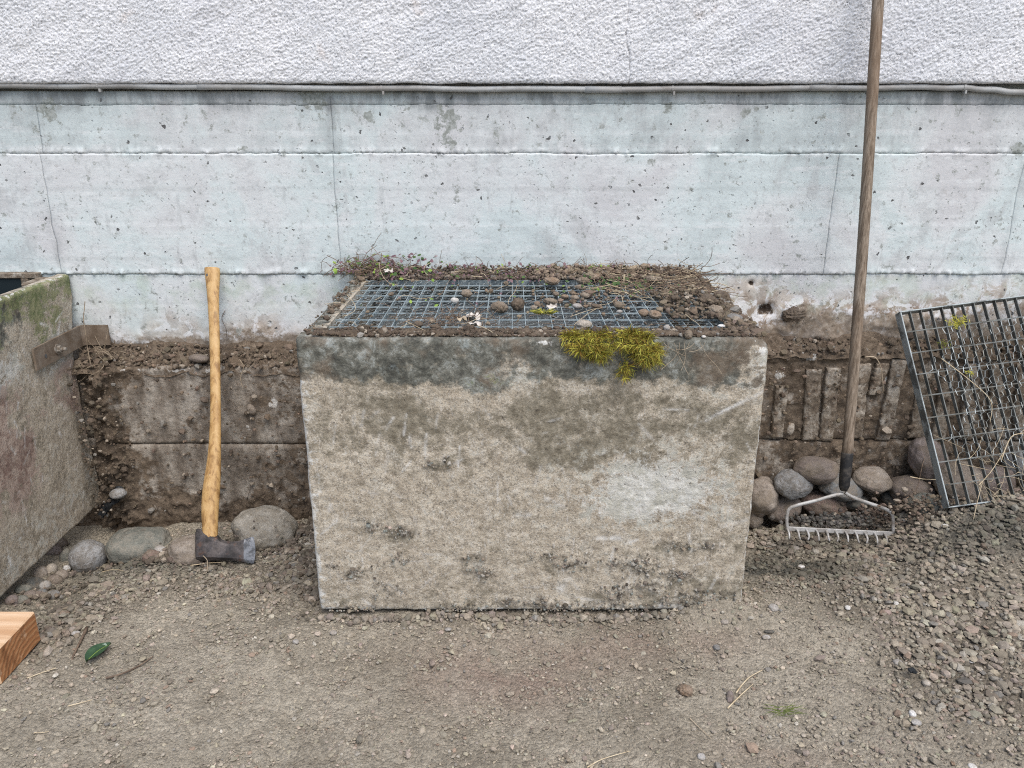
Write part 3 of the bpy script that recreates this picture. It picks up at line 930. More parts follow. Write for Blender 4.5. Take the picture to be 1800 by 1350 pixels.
# footing below the wall, in two pours, left and right of the middle shaft
zF = zz(645, FY); zFr = zz(622, FY)
zM, zMr = zz(781, FY), zz(776, FY)


def footing(x0, x1, z0, z1, kind, y=FY):
    us = []
    q = x0
    while q < x1:
        us.append(q); q += 0.006 if -1.75 < q < 1.75 else 0.05
    us = np.array(us + [x1])
    vs = np.linspace(z0, z1, max(3, int((z1 - z0) / 0.006)))

    def soilmask(U, V):
        n = fbm(U * 6, V * 6, 4, 200)
        m = 0.26 + 0.42 * n
        if kind == 'left':
            m = m + 0.8 * np.exp(-((U + 1.25) / 0.07) ** 2) + 0.35 * np.exp(-((V - zF) / 0.04) ** 2) + 0.5 * ss(0.04, -0.05, V)
            m = m - 0.25 * np.exp(-((U + 0.95) / 0.2) ** 2 - ((V - 0.27) / 0.12) ** 2)
            m = m + 0.5 * np.exp(-((U + 0.60) / 0.07) ** 2 - ((V - 0.27) / 0.2) ** 2)
        else:
            m = m + 0.38 + 0.4 * np.exp(-((V - zFr) / 0.05) ** 2) + 0.4 * ss(0.0, -0.06, V)
        return m

    def fn(U, V):
        m = np.clip(soilmask(U, V), 0, 1.3)
        lump = np.clip(0.35 + fbm(U * 26, V * 26, 5, 210, 0.6), 0, 1.3)
        d = 0.003 * fbm(U * 9, V * 9, 4, 220) + 0.0022 * fbm(U * 60, V * 60, 3, 230) + 0.013 * m ** 2 * lump
        if kind == 'left':
            d = d + 0.028 * np.exp(-((U + 1.27) / 0.045) ** 2) * (0.4 + lump)
        e = np.minimum(V - z0, z1 - V)
        d = d - 0.006 * np.exp(-e / 0.004)
        if kind == 'left':
            y_ = y + 0.052 * ss(-1.20, -1.29, U)
        else:
            y_ = y
        return U, y_ - d, V
    v, f, u_, v_ = grid(us, vs, fn)
    m = np.clip(soilmask(u_, v_), 0, 1)
    lime = np.zeros(len(u_))
    if kind == 'left':
        lime = 0.8 * np.clip(0.7 + fbm(u_ * 30, v_ * 60, 4, 240), 0, 1) * np.exp(-((v_ - z1 + 0.012) / 0.008) ** 2) * ss(-0.75, -0.85, u_) * ss(-1.22, -1.15, u_) * (z1 > 0.3)
        for (hx, hy, r_) in ((482, 708, 0.02), (437, 752, 0.012)):
            c0 = P(hx, hy, FY)
            lime = np.maximum(lime, 0.8 * np.exp(-((u_ - c0[0]) / r_) ** 2 - ((v_ - c0[2]) / r_) ** 2))
    else:
        for (hx, hy, r_) in ((1372, 660, 0.02), (1420, 628, 0.025), (1560, 672, 0.02)):
            c0 = P(hx, hy, FY)
            lime = np.maximum(lime, 0.85 * np.exp(-((u_ - c0[0]) / r_) ** 2 - ((v_ - c0[2]) / r_) ** 2))
    v2, f2_, sm, loop = rim(v, f, len(us), len(vs), lambda q: np.stack([q[:, 0], 0 * q[:, 0] + W - 0.003, q[:, 2]], 1))
    zl = np.zeros(len(loop))
    return obj('footing', v2, f2_, M['footing'], house, smooth=sm, attrs={'soil': np.concatenate([m, zl + 0.6]), 'lime': np.concatenate([lime, zl])})


footing(-3.2, BX0 - 0.006, zM + 0.001, zF, 'left')
footing(-3.2, BX0 - 0.006, -0.35, zM - 0.001, 'left', FY - 0.003)
fr = footing(BX1 + 0.006, 3.2, zMr + 0.001, zFr, 'right', FY + 0.012)
footing(BX1 + 0.006, 3.2, -0.35, zMr - 0.001, 'right', FY - 0.002)

# raised strips cast between the form boards (photo: top x, bottom x, top y, bottom y, width)
STRIPS = [(1376, 1366, 680, 770, 22), (1432, 1424, 650, 776, 27), (1467, 1452, 648, 776, 25), (1520, 1504, 640, 772, 24), (1553, 1537, 640, 640 + 55, 22),
          (1583, 1553, 632, 776, 25), (1628, 1608, 655, 772, 22), (1668, 1650, 660, 776, 24), (1712, 1700, 640, 775, 24), (1757, 1748, 642, 775, 24), (1802, 1795, 640, 775, 25), (1846, 1840, 640, 775, 25), (1893, 1888, 640, 775, 24)]
for k, (xa, xb, ya, yb, wpx) in enumerate(STRIPS):
    a_, b_ = P(xa, ya, FY - 0.004), P(xb, yb, FY - 0.004)
    hw = wpx * scale_at(xa, 700, FY) / 2
    us = np.array([-1, -0.93, -0.8, -0.5, 0, 0.5, 0.8, 0.93, 1]); vs = np.linspace(0, 1, 42)

    def fn(U, V):
        c0 = a_[0] + (b_[0] - a_[0]) * V
        zc = a_[2] + (b_[2] - a_[2]) * V
        edge = 0.0015 * fbm(V * 14 + k * 7, U * 0 + k, 3, 260)
        X = c0 + U * hw * (1 + 0.08 * fbm(V * 6, U + k, 2, 262)) + edge
        e = np.minimum(np.minimum((1 - np.abs(U)) * hw, V * 0.25), (1 - V) * 0.25)
        d = 0.0085 + 0.0030 * fbm(X * 50, zc * 50, 4, 265) + 0.003 * fbm(X * 12, zc * 12, 2, 266) - 0.005 * np.exp(-e / 0.0012)
        return X, FY + 0.004 - d, zc
    v, f, u_, v_ = grid(us, vs, fn, flip=True)
    v2, f2_, sm, loop = rim(v, f, 9, 42, lambda q: np.stack([q[:, 0], 0 * q[:, 0] + FY + 0.03, q[:, 2]], 1), flip=True)
    obj('ridge', v2, f2_, M['imprint'], house, smooth=sm)


# ------------------------------------------------------------------ loose crumbs: many little angular stones in one mesh
PHI = (1 + 5 ** 0.5) / 2
ICO_V = np.array([(-1, PHI, 0), (1, PHI, 0), (-1, -PHI, 0), (1, -PHI, 0), (0, -1, PHI), (0, 1, PHI), (0, -1, -PHI), (0, 1, -PHI), (PHI, 0, -1), (PHI, 0, 1), (-PHI, 0, -1), (-PHI, 0, 1)]) / math.sqrt(1 + PHI * PHI)
ICO_F = np.array([(0, 11, 5), (0, 5, 1), (0, 1, 7), (0, 7, 10), (0, 10, 11), (1, 5, 9), (5, 11, 4), (11, 10, 2), (10, 7, 6), (7, 1, 8), (3, 9, 4), (3, 4, 2), (3, 2, 6), (3, 6, 8), (3, 8, 9), (4, 9, 5), (2, 4, 11), (6, 2, 10), (8, 6, 7), (9, 8, 1)])


ICO_V0, ICO_F0 = ICO_V, ICO_F
OCT = (np.array([(1, 0, 0), (-1, 0, 0), (0, 1, 0), (0, -1, 0), (0, 0, 1), (0, 0, -1)], float), np.array([(0, 2, 4), (2, 1, 4), (1, 3, 4), (3, 0, 4), (2, 0, 5), (1, 2, 5), (3, 1, 5), (0, 3, 5)]))


def crumb_mesh(pos, size, colr, flat=0.7, jit=0.22, base=None):
    ICO_V, ICO_F = base or (ICO_V0, ICO_F0)
    m = len(ICO_V)
    n = len(pos)
    a = rng.uniform(0, 2 * math.pi, n)
    ca, sa = np.cos(a), np.sin(a)
    t = rng.normal(0, 0.35, n)
    ct, st = np.cos(t), np.sin(t)
    V = ICO_V[None] * (1 + rng.uniform(-jit, jit, (n, m, 1))) + rng.normal(0, 0.07, (n, m, 3))
    V = V * np.stack([rng.uniform(0.8, 1.35, n), rng.uniform(0.7, 1.1, n), rng.uniform(flat * 0.7, flat * 1.2, n)], 1)[:, None]
    y, z = V[..., 1].copy(), V[..., 2].copy()
    V[..., 1] = y * ct[:, None] - z * st[:, None]
    V[..., 2] = y * st[:, None] + z * ct[:, None]
    x, y = V[..., 0].copy(), V[..., 1].copy()
    V[..., 0] = x * ca[:, None] - y * sa[:, None]
    V[..., 1] = x * sa[:, None] + y * ca[:, None]
    V = V * (np.asarray(size)[:, None, None] / 2) + np.asarray(pos)[:, None]
    F = (ICO_F[None] + (np.arange(n) * m)[:, None, None]).reshape(-1, 3)
    C = np.repeat(colr, m, axis=0)
    return V.reshape(-1, 3), F, C


def palette(n, base, var=0.3, extra=()):
    c = np.array(base)[None] * (1 + rng.normal(0, var, (n, 1)))
    c = c * (1 + rng.normal(0, 0.028, (n, 3)))
    r = rng.uniform(0, 1, n)
    acc = 0
    for pr, cc in extra:
        m = (r >= acc) & (r < acc + pr)
        c[m] = np.array(cc)[None] * (1 + rng.normal(0, 0.15, (m.sum(), 1)))
        acc += pr
    return np.clip(c, 0.01, 0.9)


# gravel
n = 190000
x = rng.uniform(-1.62, 1.9, n); y = rng.uniform(1.0, 2.27, n)
lm = loose_mask(x, y); wm = wet_mask(x, y)
cl = 0.5 + 0.9 * fbm(x * 7, y * 7, 3, 301)
dens = np.clip(0.42 + 0.75 * lm + 0.4 * wm, 0, 1) * np.clip(cl, 0.25, 1.2)
ok = rng.uniform(0, 1, n) < dens * 0.62
ok &= ~((x > BX0 - 0.004) & (x < BX1 + 0.004) & (y > BY - 0.004))
ok &= ~((x < LX + 0.01) & (y > 1.55))
ok &= ~((x < -1.06) & (y > 1.36) & (y < 1.53))
x, y, lm, wm = x[ok], y[ok], lm[ok], wm[ok]
coarse = ss(0.7, 1.15, x + 0.25 * (y - 1.5)) + 0.5 * blob(x, y, 120, 1080, 0.16, 0.17) + 0.7 * blob(x, y, 525, 985, 0.09, 0.22) + 0.35 * blob(x, y, 900, 1090, 0.6, 0.05)
size = np.exp(rng.normal(math.log(0.0050), 0.45, len(x))) * (1 + 0.55 * lm + 0.55 * coarse)
size = np.clip(size, 0.0025, 0.028)
z = Zg(x, y) + size * (rng.uniform(0.02, 0.26, len(x)) + 0.10 * lm) + 0.0012
c = palette(len(x), (0.312, 0.272, 0.213), 0.24, ((0.03, (0.42, 0.39, 0.33)), (0.04, (0.20, 0.19, 0.17)), (0.03, (0.27, 0.20, 0.15)), (0.10, (0.32, 0.28, 0.22))))
c = c * (1.08 + 0.22 * fbm(x * 3, y * 3, 3, 333)[:, None])
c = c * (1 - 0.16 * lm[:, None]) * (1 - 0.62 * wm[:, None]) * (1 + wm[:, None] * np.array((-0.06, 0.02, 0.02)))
sml = size < 0.0062
va, fa_, Ca = crumb_mesh(np.stack([x, y, z], 1)[~sml], size[~sml], c[~sml], 0.62)
vb, fb2, Cb = crumb_mesh(np.stack([x, y, z], 1)[sml], size[sml] * 1.15, c[sml], 0.70, base=OCT)
v, f, C = np.concatenate([va, vb]), np.concatenate([fa_, fb2 + len(va)]), np.concatenate([Ca, Cb])
tag(obj('gravel', v, f, M['gravel'], attrs={'col': C}), kind='stuff')
print('gravel', len(x))

# ------------------------------------------------------------------ middle light shaft
shaft = thing('light_shaft', 'weathered concrete light shaft box in the middle, its grating flush with the top', 'light shaft', (0.044, BY, 0))
zdk_px = np.array([500, 562, 640, 700, 800, 870, 905, 950, 1000, 1100, 1200, 1260, 1330, 1370])
zdk_py = np.array([664, 660, 668, 672, 686, 688, 672, 668, 664, 664, 668, 684, 668, 655])
zdk = np.array([zz(q, BY) for q in zdk_py]); xdk = np.array([(q - 900) * scale_at(q, 670, BY) for q in zdk_px])


def fb(px, py, rx, ry, x, z, p_=2):
    q = P(px, py, BY); s_ = scale_at(px, py, BY)
    return np.exp(-np.abs((x - q[0]) / (rx * s_)) ** p_ - np.abs((z - q[2]) / (ry * s_)) ** p_)


LUMPS = [(385 / 2 + 500, 640 / 2 + 620, 26, 20), (245 / 2 + 500, 765 / 2 + 620, 22, 10), (720 / 2 + 500, 730 / 2 + 620, 24, 24), (650 / 2 + 500, 712 / 2 + 620, 12, 8), (410 / 2 + 500, 720 / 2 + 620, 14, 10),
         (1230 / 2 + 500, 740 / 2 + 620, 30, 22), (1380 / 2 + 500, 780 / 2 + 620, 26, 12), (1190 / 2 + 500, 835 / 2 + 620, 50, 14), (360 / 2 + 500, 835 / 2 + 620, 20, 14), (950 / 2 + 500, 740 / 2 + 620, 30, 14),
         (870 / 2 + 500, 885 / 2 + 620, 24, 12), (640 / 2 + 500, 895 / 2 + 620, 50, 14), (1100 / 2 + 500, 890 / 2 + 620, 60, 14), (1500 / 2 + 500, 850 / 2 + 620, 80, 14), (1420 / 2 + 500, 705 / 2 + 620, 30, 12), (240 / 2 + 500, 895 / 2 + 620, 40, 9), (570 / 2 + 500, 375 / 2 + 620, 10, 10), (520 / 2 + 500, 395 / 2 + 620, 8, 7)]
LR = np.random.default_rng(77)
LUMPS = [(a_ + LR.normal() * c0 * 0.8, b_ + LR.normal() * d0 * 0.7, c0 * LR.uniform(0.3, 1.0), d0 * LR.uniform(0.3, 0.9)) for (a_, b_, c0, d0) in LUMPS for _ in range(3)]
us = np.arange(BX0, BX1 + 0.001, 0.0038); us[-1] = BX1
vs = np.linspace(0.0, BTOP, 178)


def front_fn(U, V):
    d = 0.0022 * fbm(U * 6, V * 6, 4, 400) + 0.0016 * fbm(U * 45, V * 45, 4, 410, 0.6)
    gl = 0
    for (a_, b_, c0, d0) in LUMPS:
        gl = gl + fb(a_, b_, c0, d0, U, V)
    f1, f2, idd = worley(U * 85, V * 85, 415)
    d = d + np.clip(gl * (0.7 + 1.2 * fbm(U * 22, V * 30, 3, 418)), 0, 1) * 0.006 * np.clip(0.9 - f1 + 0.6 * fbm(U * 60, V * 60, 3, 420), 0, 1.2)
    d = d + 0.0022 * (fbm(U * 3, V * 3, 2, 425))
    # rounded, chipped arrises
    ex = np.minimum(U - BX0, BX1 - U); et = BTOP - V; eb = V
    r = 0.010 + 0.004 * fbm(U * 12, V * 12, 3, 430)
    for e in (ex, et, eb):
        q = np.clip(r - e, 0, None)
        d = d - (r - np.sqrt(np.clip(r * r - q * q, 0, None)))
    d = d - 0.012 * fb(1345, 600, 24, 14, U, V)
    X = U.copy()
    rc = 0.028
    qx, qz = U - (BX1 - rc), V - (BTOP - rc)
    corner = (qx > 0) & (qz > 0)
    m = np.maximum(np.maximum(qx, qz), 1e-9); l_ = np.maximum(np.hypot(qx, qz), 1e-9)
    k = np.where(corner, m / l_, 1.0)
    X = np.where(corner, BX1 - rc + qx * k, U)
    Z = np.where(corner, BTOP - rc + qz * k, V)
    jag = 0.0008 * fbm(V * 25, V * 0 + 1.7, 3, 440)
    X = X + np.where(U <= BX0 + 1e-6, jag, 0) + np.where(U >= BX1 - 1e-6, jag, 0)
    return X, BY - d, Z


def strokes(x, z, n, x0, x1, z0, z1, seed, steep=1.2, lmax=0.06):
    r = np.random.default_rng(seed)
    out = np.zeros(len(x))
    for _ in range(n):
        ax, az = r.uniform(x0, x1), r.uniform(z0, z1)
        an = math.pi / 2 + r.normal(0, 0.35) if r.uniform() < 0.75 else r.normal(0, 0.5)
        L = r.uniform(0.01, lmax); dx, dz = math.cos(an) * L, math.sin(an) * L
        t = np.clip(((x - ax) * dx + (z - az) * dz) / (L * L), 0, 1)
        out = np.maximum(out, r.uniform(0.25, 0.9) * np.exp(-(np.hypot(x - ax - t * dx, z - az - t * dz) / r.uniform(0.0012, 0.0035)) ** 2))
    return out


SCUFF = lambda x, z: strokes(x, z, 85, BX0, BX1, 0.02, 0.52, 9)
v, f, x_, z_ = grid(us, vs, front_fn)
n4 = fbm(x_ * 9, z_ * 9, 4, 450); n5 = fbm(x_ * 3, z_ * 4, 4, 460); n6 = fbm(x_ * 26, z_ * 26, 3, 470)
zl = np.interp(x_, xdk, zdk) + 0.012 * n4 + 0.006 * n6
dark = ss(-0.022, 0.022, z_ - zl)
dark = dark * (1 - 0.75 * fb(1335, 640, 30, 34, x_, z_, 4)) * (1 - 0.8 * fb(910, 658, 22, 22, x_, z_))
brown = 1.05 * ss(zz(865, BY), zz(775, BY), z_ + 0.05 * n5 + 0.02 * n4) * (0.8 + 0.5 * n5) - 0.12
for (a_, b_, rx_, rz_, st) in ((1260, 1035, 120, 30, 1.0), (1120, 1052, 80, 22, 1.0), (815, 1068, 55, 14, 1.1), (1115, 988, 34, 22, 1.1), (1200, 960, 100, 26, 0.6), (700, 940, 34, 34, 0.8), (690, 905, 20, 14, 0.7), (560, 840, 14, 18, 1.0), (765, 818, 14, 10, 1.2), (790, 805, 12, 14, 1.2), (960, 995, 60, 18, 0.6), (600, 1058, 60, 12, 0.6), (870, 870, 40, 24, 0.5), (640, 760, 60, 30, 0.5), (1000, 760, 120, 26, 0.5), (830, 835, 30, 16, 0.6)):
    brown = np.maximum(brown, st * fb(a_, b_, rx_, rz_, x_, z_) * np.clip(0.85 + 0.9 * n4 + 0.5 * n6, 0, 1.3))
brown = brown * (1 - 0.6 * np.exp(-((z_ - zl + 0.02) / 0.02) ** 2))
pale = 1.1 * fb(1150, 850, 118, 62, x_, z_) + 0.4 * fb(1200, 880, 110, 50, x_, z_) + 0.4 * fb(1100, 900, 80, 25, x_, z_) + 0.8 * fb(1340, 645, 24, 30, x_, z_) + 0.7 * fb(910, 658, 22, 22, x_, z_) + 0.35 * fb(1000, 880, 50, 14, x_, z_) + 0.5 * np.exp(-((z_ - zl + 0.004) / 0.008) ** 2) * ss(0.2, 0.5, x_)
# scrapes
scr = 0.8 * SCUFF(x_, z_)
for (xa, ya, xb, yb, wd, st) in ((1240, 738, 1340, 688, 0.004, 1.0), (714, 728, 710, 765, 0.002, 1.0), (808, 785, 804, 830, 0.0018, 1.0), (1000, 1020, 985, 1035, 0.010, 0.8), (1050, 945, 1090, 945, 0.006, 0.9), (1100, 955, 1120, 948, 0.003, 0.9), (590, 745, 586, 780, 0.002, 0.6), (668, 760, 660, 800, 0.003, 0.5), (1160, 1066, 1190, 1066, 0.010, 0.9), (1015, 1050, 1060, 1058, 0.003, 0.7), (960, 875, 990, 890, 0.005, 0.6), (1270, 925, 1310, 915, 0.006, 0.6), (910, 905, 930, 905, 0.006, 0.7)):
    a_, b_ = P(xa, ya, BY), P(xb, yb, BY)
    ax, az, bx, bz = a_[0], a_[2], b_[0], b_[2]
    L2 = (bx - ax) ** 2 + (bz - az) ** 2
    t = np.clip(((x_ - ax) * (bx - ax) + (z_ - az) * (bz - az)) / L2, 0, 1)
    dd = np.hypot(x_ - ax - t * (bx - ax), z_ - az - t * (bz - az))
    scr = np.maximum(scr, st * np.exp(-(dd / wd) ** 2) * np.clip(0.85 + 0.6 * n6, 0, 1))
grit = np.zeros(len(x_))
for (a_, b_, c0, d0) in LUMPS:
    grit = np.maximum(grit, fb(a_, b_, c0, d0, x_, z_))
grit = 0.8 * np.clip(grit * (0.6 + 1.6 * n6), 0, 1) ** 1.5
chip = 0.5 * fb(1340, 618, 20, 24, x_, z_) + 0.6 * fb(960, 603, 24, 5, x_, z_) + 1.15 * np.exp(-(x_ - BX0) / 0.012) * (z_ < 0.58) + 1.0 * np.exp(-z_ / 0.008) * (x_ < 0.33) + 0.6 * np.exp(-(BX1 - x_) / 0.008) * (z_ < 0.5)
green = 0.5 * fb(520, 680, 10, 40, x_, z_) + 0.25 * fb(860, 670, 60, 20, x_, z_)
v2, f2_, sm, loop = rim(v, f, len(us), len(vs), lambda q: np.stack([q[:, 0], 0 * q[:, 0] + BY + 0.055, q[:, 2]], 1))
ext = lambda a, d=0.0: np.concatenate([a, np.zeros(len(loop)) + d])
obj('front_wall', v2, f2_, M['shaft'], shaft, smooth=sm, attrs={'dark': ext(dark, 0.4), 'brown': ext(brown, 0.8), 'pale': ext(pale), 'grit': ext(grit), 'chip': ext(chip), 'green': ext(green), 'red': ext(green * 0), 'scrape': ext(scr)})


def side_wall(parent, xo, sgn, y0, y1, z0, z1, th, seed, attrs=None, yend=None, name='side_wall'):
    """wall slab running back to the house; the outer face is displaced, sgn tells which way it looks"""
    us = np.arange(y0, y1, 0.005); us = np.append(us, y1)
    vs = np.linspace(z0, z1, int((z1 - z0) / 0.005))

    def fn(U, V):
        d = 0.0018 * fbm(U * 6, V * 6, 3, seed) + 0.0008 * fbm(U * 45, V * 45, 4, seed + 3, 0.6)
        e = np.minimum(z1 - V, V - z0)
        r = 0.009 + 0.004 * fbm(U * 14, V * 14, 3, seed + 5)
        q = np.clip(r - e, 0, None)
        d = d - (r - np.sqrt(np.clip(r * r - q * q, 0, None)))
        Y = U
        if yend is not None:
            ye = yend(V)
            Y = y0 + (U - y0) * (ye - y0) / (y1 - y0)
        return xo + sgn * d, Y, V
    v, f, a_, b_ = grid(us, vs, fn, flip=sgn < 0)
    v2, f2_, sm, loop = rim(v, f, len(us), len(vs), lambda q: np.stack([0 * q[:, 0] + xo - sgn * th, q[:, 1], q[:, 2]], 1), flip=sgn < 0)
    zl = np.zeros(len(loop))
    at = attrs(v[:, 1], v[:, 2]) if attrs else {}
    full = {k: np.concatenate([at.get(k, np.zeros(len(v))), zl + (0.3 if k == 'dark' else 0)]) for k in ('dark', 'brown', 'pale', 'grit', 'chip', 'green', 'red', 'scrape')}
    return obj(name, v2, f2_, M['shaft'], parent, smooth=sm, attrs=full)


def bandattr(y, z):
    n = fbm(y * 9, z * 9, 4, 480)
    return {'dark': ss(0.60, 0.62, z + 0.02 * n), 'brown': 0.6 + 0.4 * n}


side_wall(shaft, BX0, -1, BY + 0.057, W - 0.012, 0.0, BTOP - 0.002, 0.045, 500, bandattr)
side_wall(shaft, BX1, 1, BY + 0.057, W - 0.012, 0.0, BTOP - 0.002, 0.062, 520, bandattr)
mb = MB(); mb.box(((BX0 + BX1) / 2, (BY + W) / 2, -0.03), (BX1 - BX0 - 0.12, W - BY - 0.10, 0.05))
mb.out('shaft_floor', M['soil'], shaft)

# ------------------------------------------------------------------ left light shaft, with the strap bolted to it
lsh = thing('light_shaft', 'mossy reddish concrete light shaft cut off by the left edge with a bolted strap', 'light shaft', (LX, 1.6, LBOT))


def lattr(y, z):
    n = fbm(y * 7, z * 7, 4, 600); n2_ = fbm(y * 3, z * 3, 3, 610)
    out = {}
    out['dark'] = 0.95 * ss(0.52, 0.60, z + 0.07 * n) * ss(2.2, 1.95, y + 0.1 * n)
    out['green'] = 0.95 * ss(0.50, 0.62, z + 0.07 * n) * (0.75 + 0.5 * n2_) + 0.6 * np.exp(-((y - 2.16) / 0.05) ** 2) * ss(0.42, 0.55, z) + 0.4 * np.exp(-((y - 1.9) / 0.05) ** 2) * ss(0.35, 0.5, z)
    out['red'] = 1.0 * np.exp(-((z - 0.29) / 0.17) ** 2) * np.clip(0.85 + 1.2 * n2_ + 0.9 * n, 0, 1.4)
    out['brown'] = 0.1 + 0.4 * n2_ + 0.25 * ss(0.45, 0.3, z) * ss(0.05, 0.2, z)
    out['pale'] = 0.85 * np.exp(-((z - 0.47) / 0.06) ** 2) * np.clip(0.7 + 1.4 * n, 0, 1.4) + 0.45 * np.clip(n2_, 0, 1) + 0.3 * ss(0.2, 0.0, z)
    out['chip'] = 0.5 * np.exp(-(LTOP - z) / 0.006) + np.exp(-((y - 1.83) / 0.006) ** 2 - ((z - 0.02) / 0.03) ** 2)
    out['scrape'] = 1.3 * strokes(y, z, 130, 1.6, 2.3, 0.0, 0.58, 5, lmax=0.05)
    return out


def lend(V):
    return np.interp(V, [-0.1, 0.05, 0.25, 0.44, 0.60, 0.70], [2.325, 2.305, 2.288, 2.300, 2.345, 2.352]) + 0.006 * fbm(V * 14, V * 0 + 2, 3, 620) - 0.02 * ss(0.05, -0.06, V)


side_wall(lsh, LX, 1, 1.60, 2.35, LBOT, LTOP, 0.032, 630, lattr, lend)
side_wall(lsh, LX - 0.90, -1, 1.60, 2.25, LBOT, LTOP, 0.055, 650, lattr)
# its front, seen only from a step aside
us = np.arange(LX - 0.90, LX, 0.02); us = np.append(us, LX); vs = np.linspace(LBOT, LTOP, 38)
v, f, x_, z_ = grid(us, vs, lambda U, V: (U, 1.597 - 0.003 * fbm(U * 9, V * 9, 4, 660), V))
v2, f2_, sm, loop = rim(v, f, len(us), len(vs), lambda q: np.stack([q[:, 0], 0 * q[:, 0] + 1.545 + 0.0, q[:, 2]], 1), flip=True)
la = lattr(x_, z_)
zl = np.zeros(len(loop))
obj('front_wall', v2, f2_, M['shaft'], lsh, smooth=False, attrs={k: np.concatenate([la.get(k, 0 * x_), zl]) for k in ('dark', 'brown', 'pale', 'grit', 'chip', 'green', 'red')})

# flat steel strap, bent from the shaft side onto the house wall
SX = LX + 0.009
corner_y = 2.345
zt1, zb1 = P(147, 563, 2.345)[2], P(147, 601, 2.345)[2]
q0 = [(SX, 2.085, 0), (SX, corner_y - 0.012, 0), (SX + 0.004, corner_y - 0.004, 0), (SX + 0.012, corner_y, 0), (SX + 0.085, corner_y, 0)]
q1 = [(SX + 0.006, 2.085, 0), (SX + 0.006, corner_y - 0.014, 0), (SX + 0.009, corner_y - 0.009, 0), (SX + 0.014, corner_y - 0.006, 0), (SX + 0.085, corner_y - 0.006, 0)]
ya_, yb_ = 1.93, corner_y
zc = 0.482
hh = 0.031
mb = MB()
V = []
for a_, b_ in zip(q0, q1):
    for (pp) in (a_, b_):
        for s in (-1, 1):
            V.append((pp[0], pp[1], zc + s * hh))
F = []
for i in range(4):
    o_ = i * 4
    F += [(o_ + 2, o_ + 6, o_ + 7, o_ + 3), (o_ + 1, o_ + 5, o_ + 4, o_ + 0), (o_ + 1, o_ + 3, o_ + 7, o_ + 5), (o_ + 0, o_ + 4, o_ + 6, o_ + 2)]
F += [(0, 2, 3, 1), (16, 17, 19, 18)]
mb.add(V, F)
strap = mb.out('strap', M['strap'], lsh)
bolt_c = np.array((SX + 0.006, 2.195, zc - 0.002))
mb = MB()
mb.tube([bolt_c, bolt_c + (0.003, 0, 0)], 0.015, 16)
mb.tube([bolt_c + (0.003, 0, 0), bolt_c + (0.012, 0, 0)], 0.0105, 6)
mb.tube([bolt_c + (0.012, 0, 0), bolt_c + (0.026, 0, 0)], 0.0055, 10)
mb.out('bolt', M['zinc_dirty'], strap)
mb = MB(); h_ = np.array((SX + 0.0062, 2.135, zc - 0.004)); mb.tube([h_, h_ + (0.0006, 0, 0)], 0.006, 10)
mb.out('bolt_hole', M['core'], strap)


# ------------------------------------------------------------------ gratings
def make_grate(name, label, width, depth, Mx, org, m_bar, m_frame, m_cross, h=0.022, nx=None, ny=9, fh=None, tb=0.0018):
    """Mx: columns = local axes (width, depth, normal). Returns the thing; bars are parts"""
    Mx = np.asarray(Mx, float)
    t = thing(name, label, 'grating', org)
    org = np.asarray(org, float)

    def part(nm, c, size, mat, bev=0.001):
        m_ = MB(); m_.box(np.zeros(3), size, Mx, bev)
        return obj(nm, np.concatenate(m_.v) + org + Mx @ np.asarray(c, float), m_.f, mat, t, origin=org + Mx @ np.asarray(c, float))
    tf = 0.004
    fh = fh or h
    part('frame_bar', (width / 2, tf / 2, -fh / 2), (width, tf, fh), m_frame)
    part('frame_bar', (width / 2, depth - tf / 2, -fh / 2), (width, tf, fh), m_frame)
    part('frame_bar', (tf / 2, depth / 2, -fh / 2), (tf, depth - 2 * tf, fh), m_frame)
    part('frame_bar', (width - tf / 2, depth / 2, -fh / 2), (tf, depth - 2 * tf, fh), m_frame)
    nx = nx or int(round(width / 0.0305))
    proto = part('bearing_bar', (width / nx, depth / 2, -h / 2 - 0.001), (tb, depth - 2 * tf, h - 0.004), m_bar, 0.0)
    for k in range(2, nx):
        o = proto.copy(); o.location = Mx @ np.array((width * k / nx, depth / 2, -h / 2 - 0.001)); o.parent = t; col.objects.link(o)
    c0 = part('cross_bar', (width / 2, depth / ny, -0.004), (width - 2 * tf, tb * 1.3, 0.0028), m_cross, 0.0)
    for k in range(2, ny):
        o = c0.copy(); o.location = Mx @ np.array((width / 2, depth * k / ny, -0.004)); o.parent = t; col.objects.link(o)
    return t


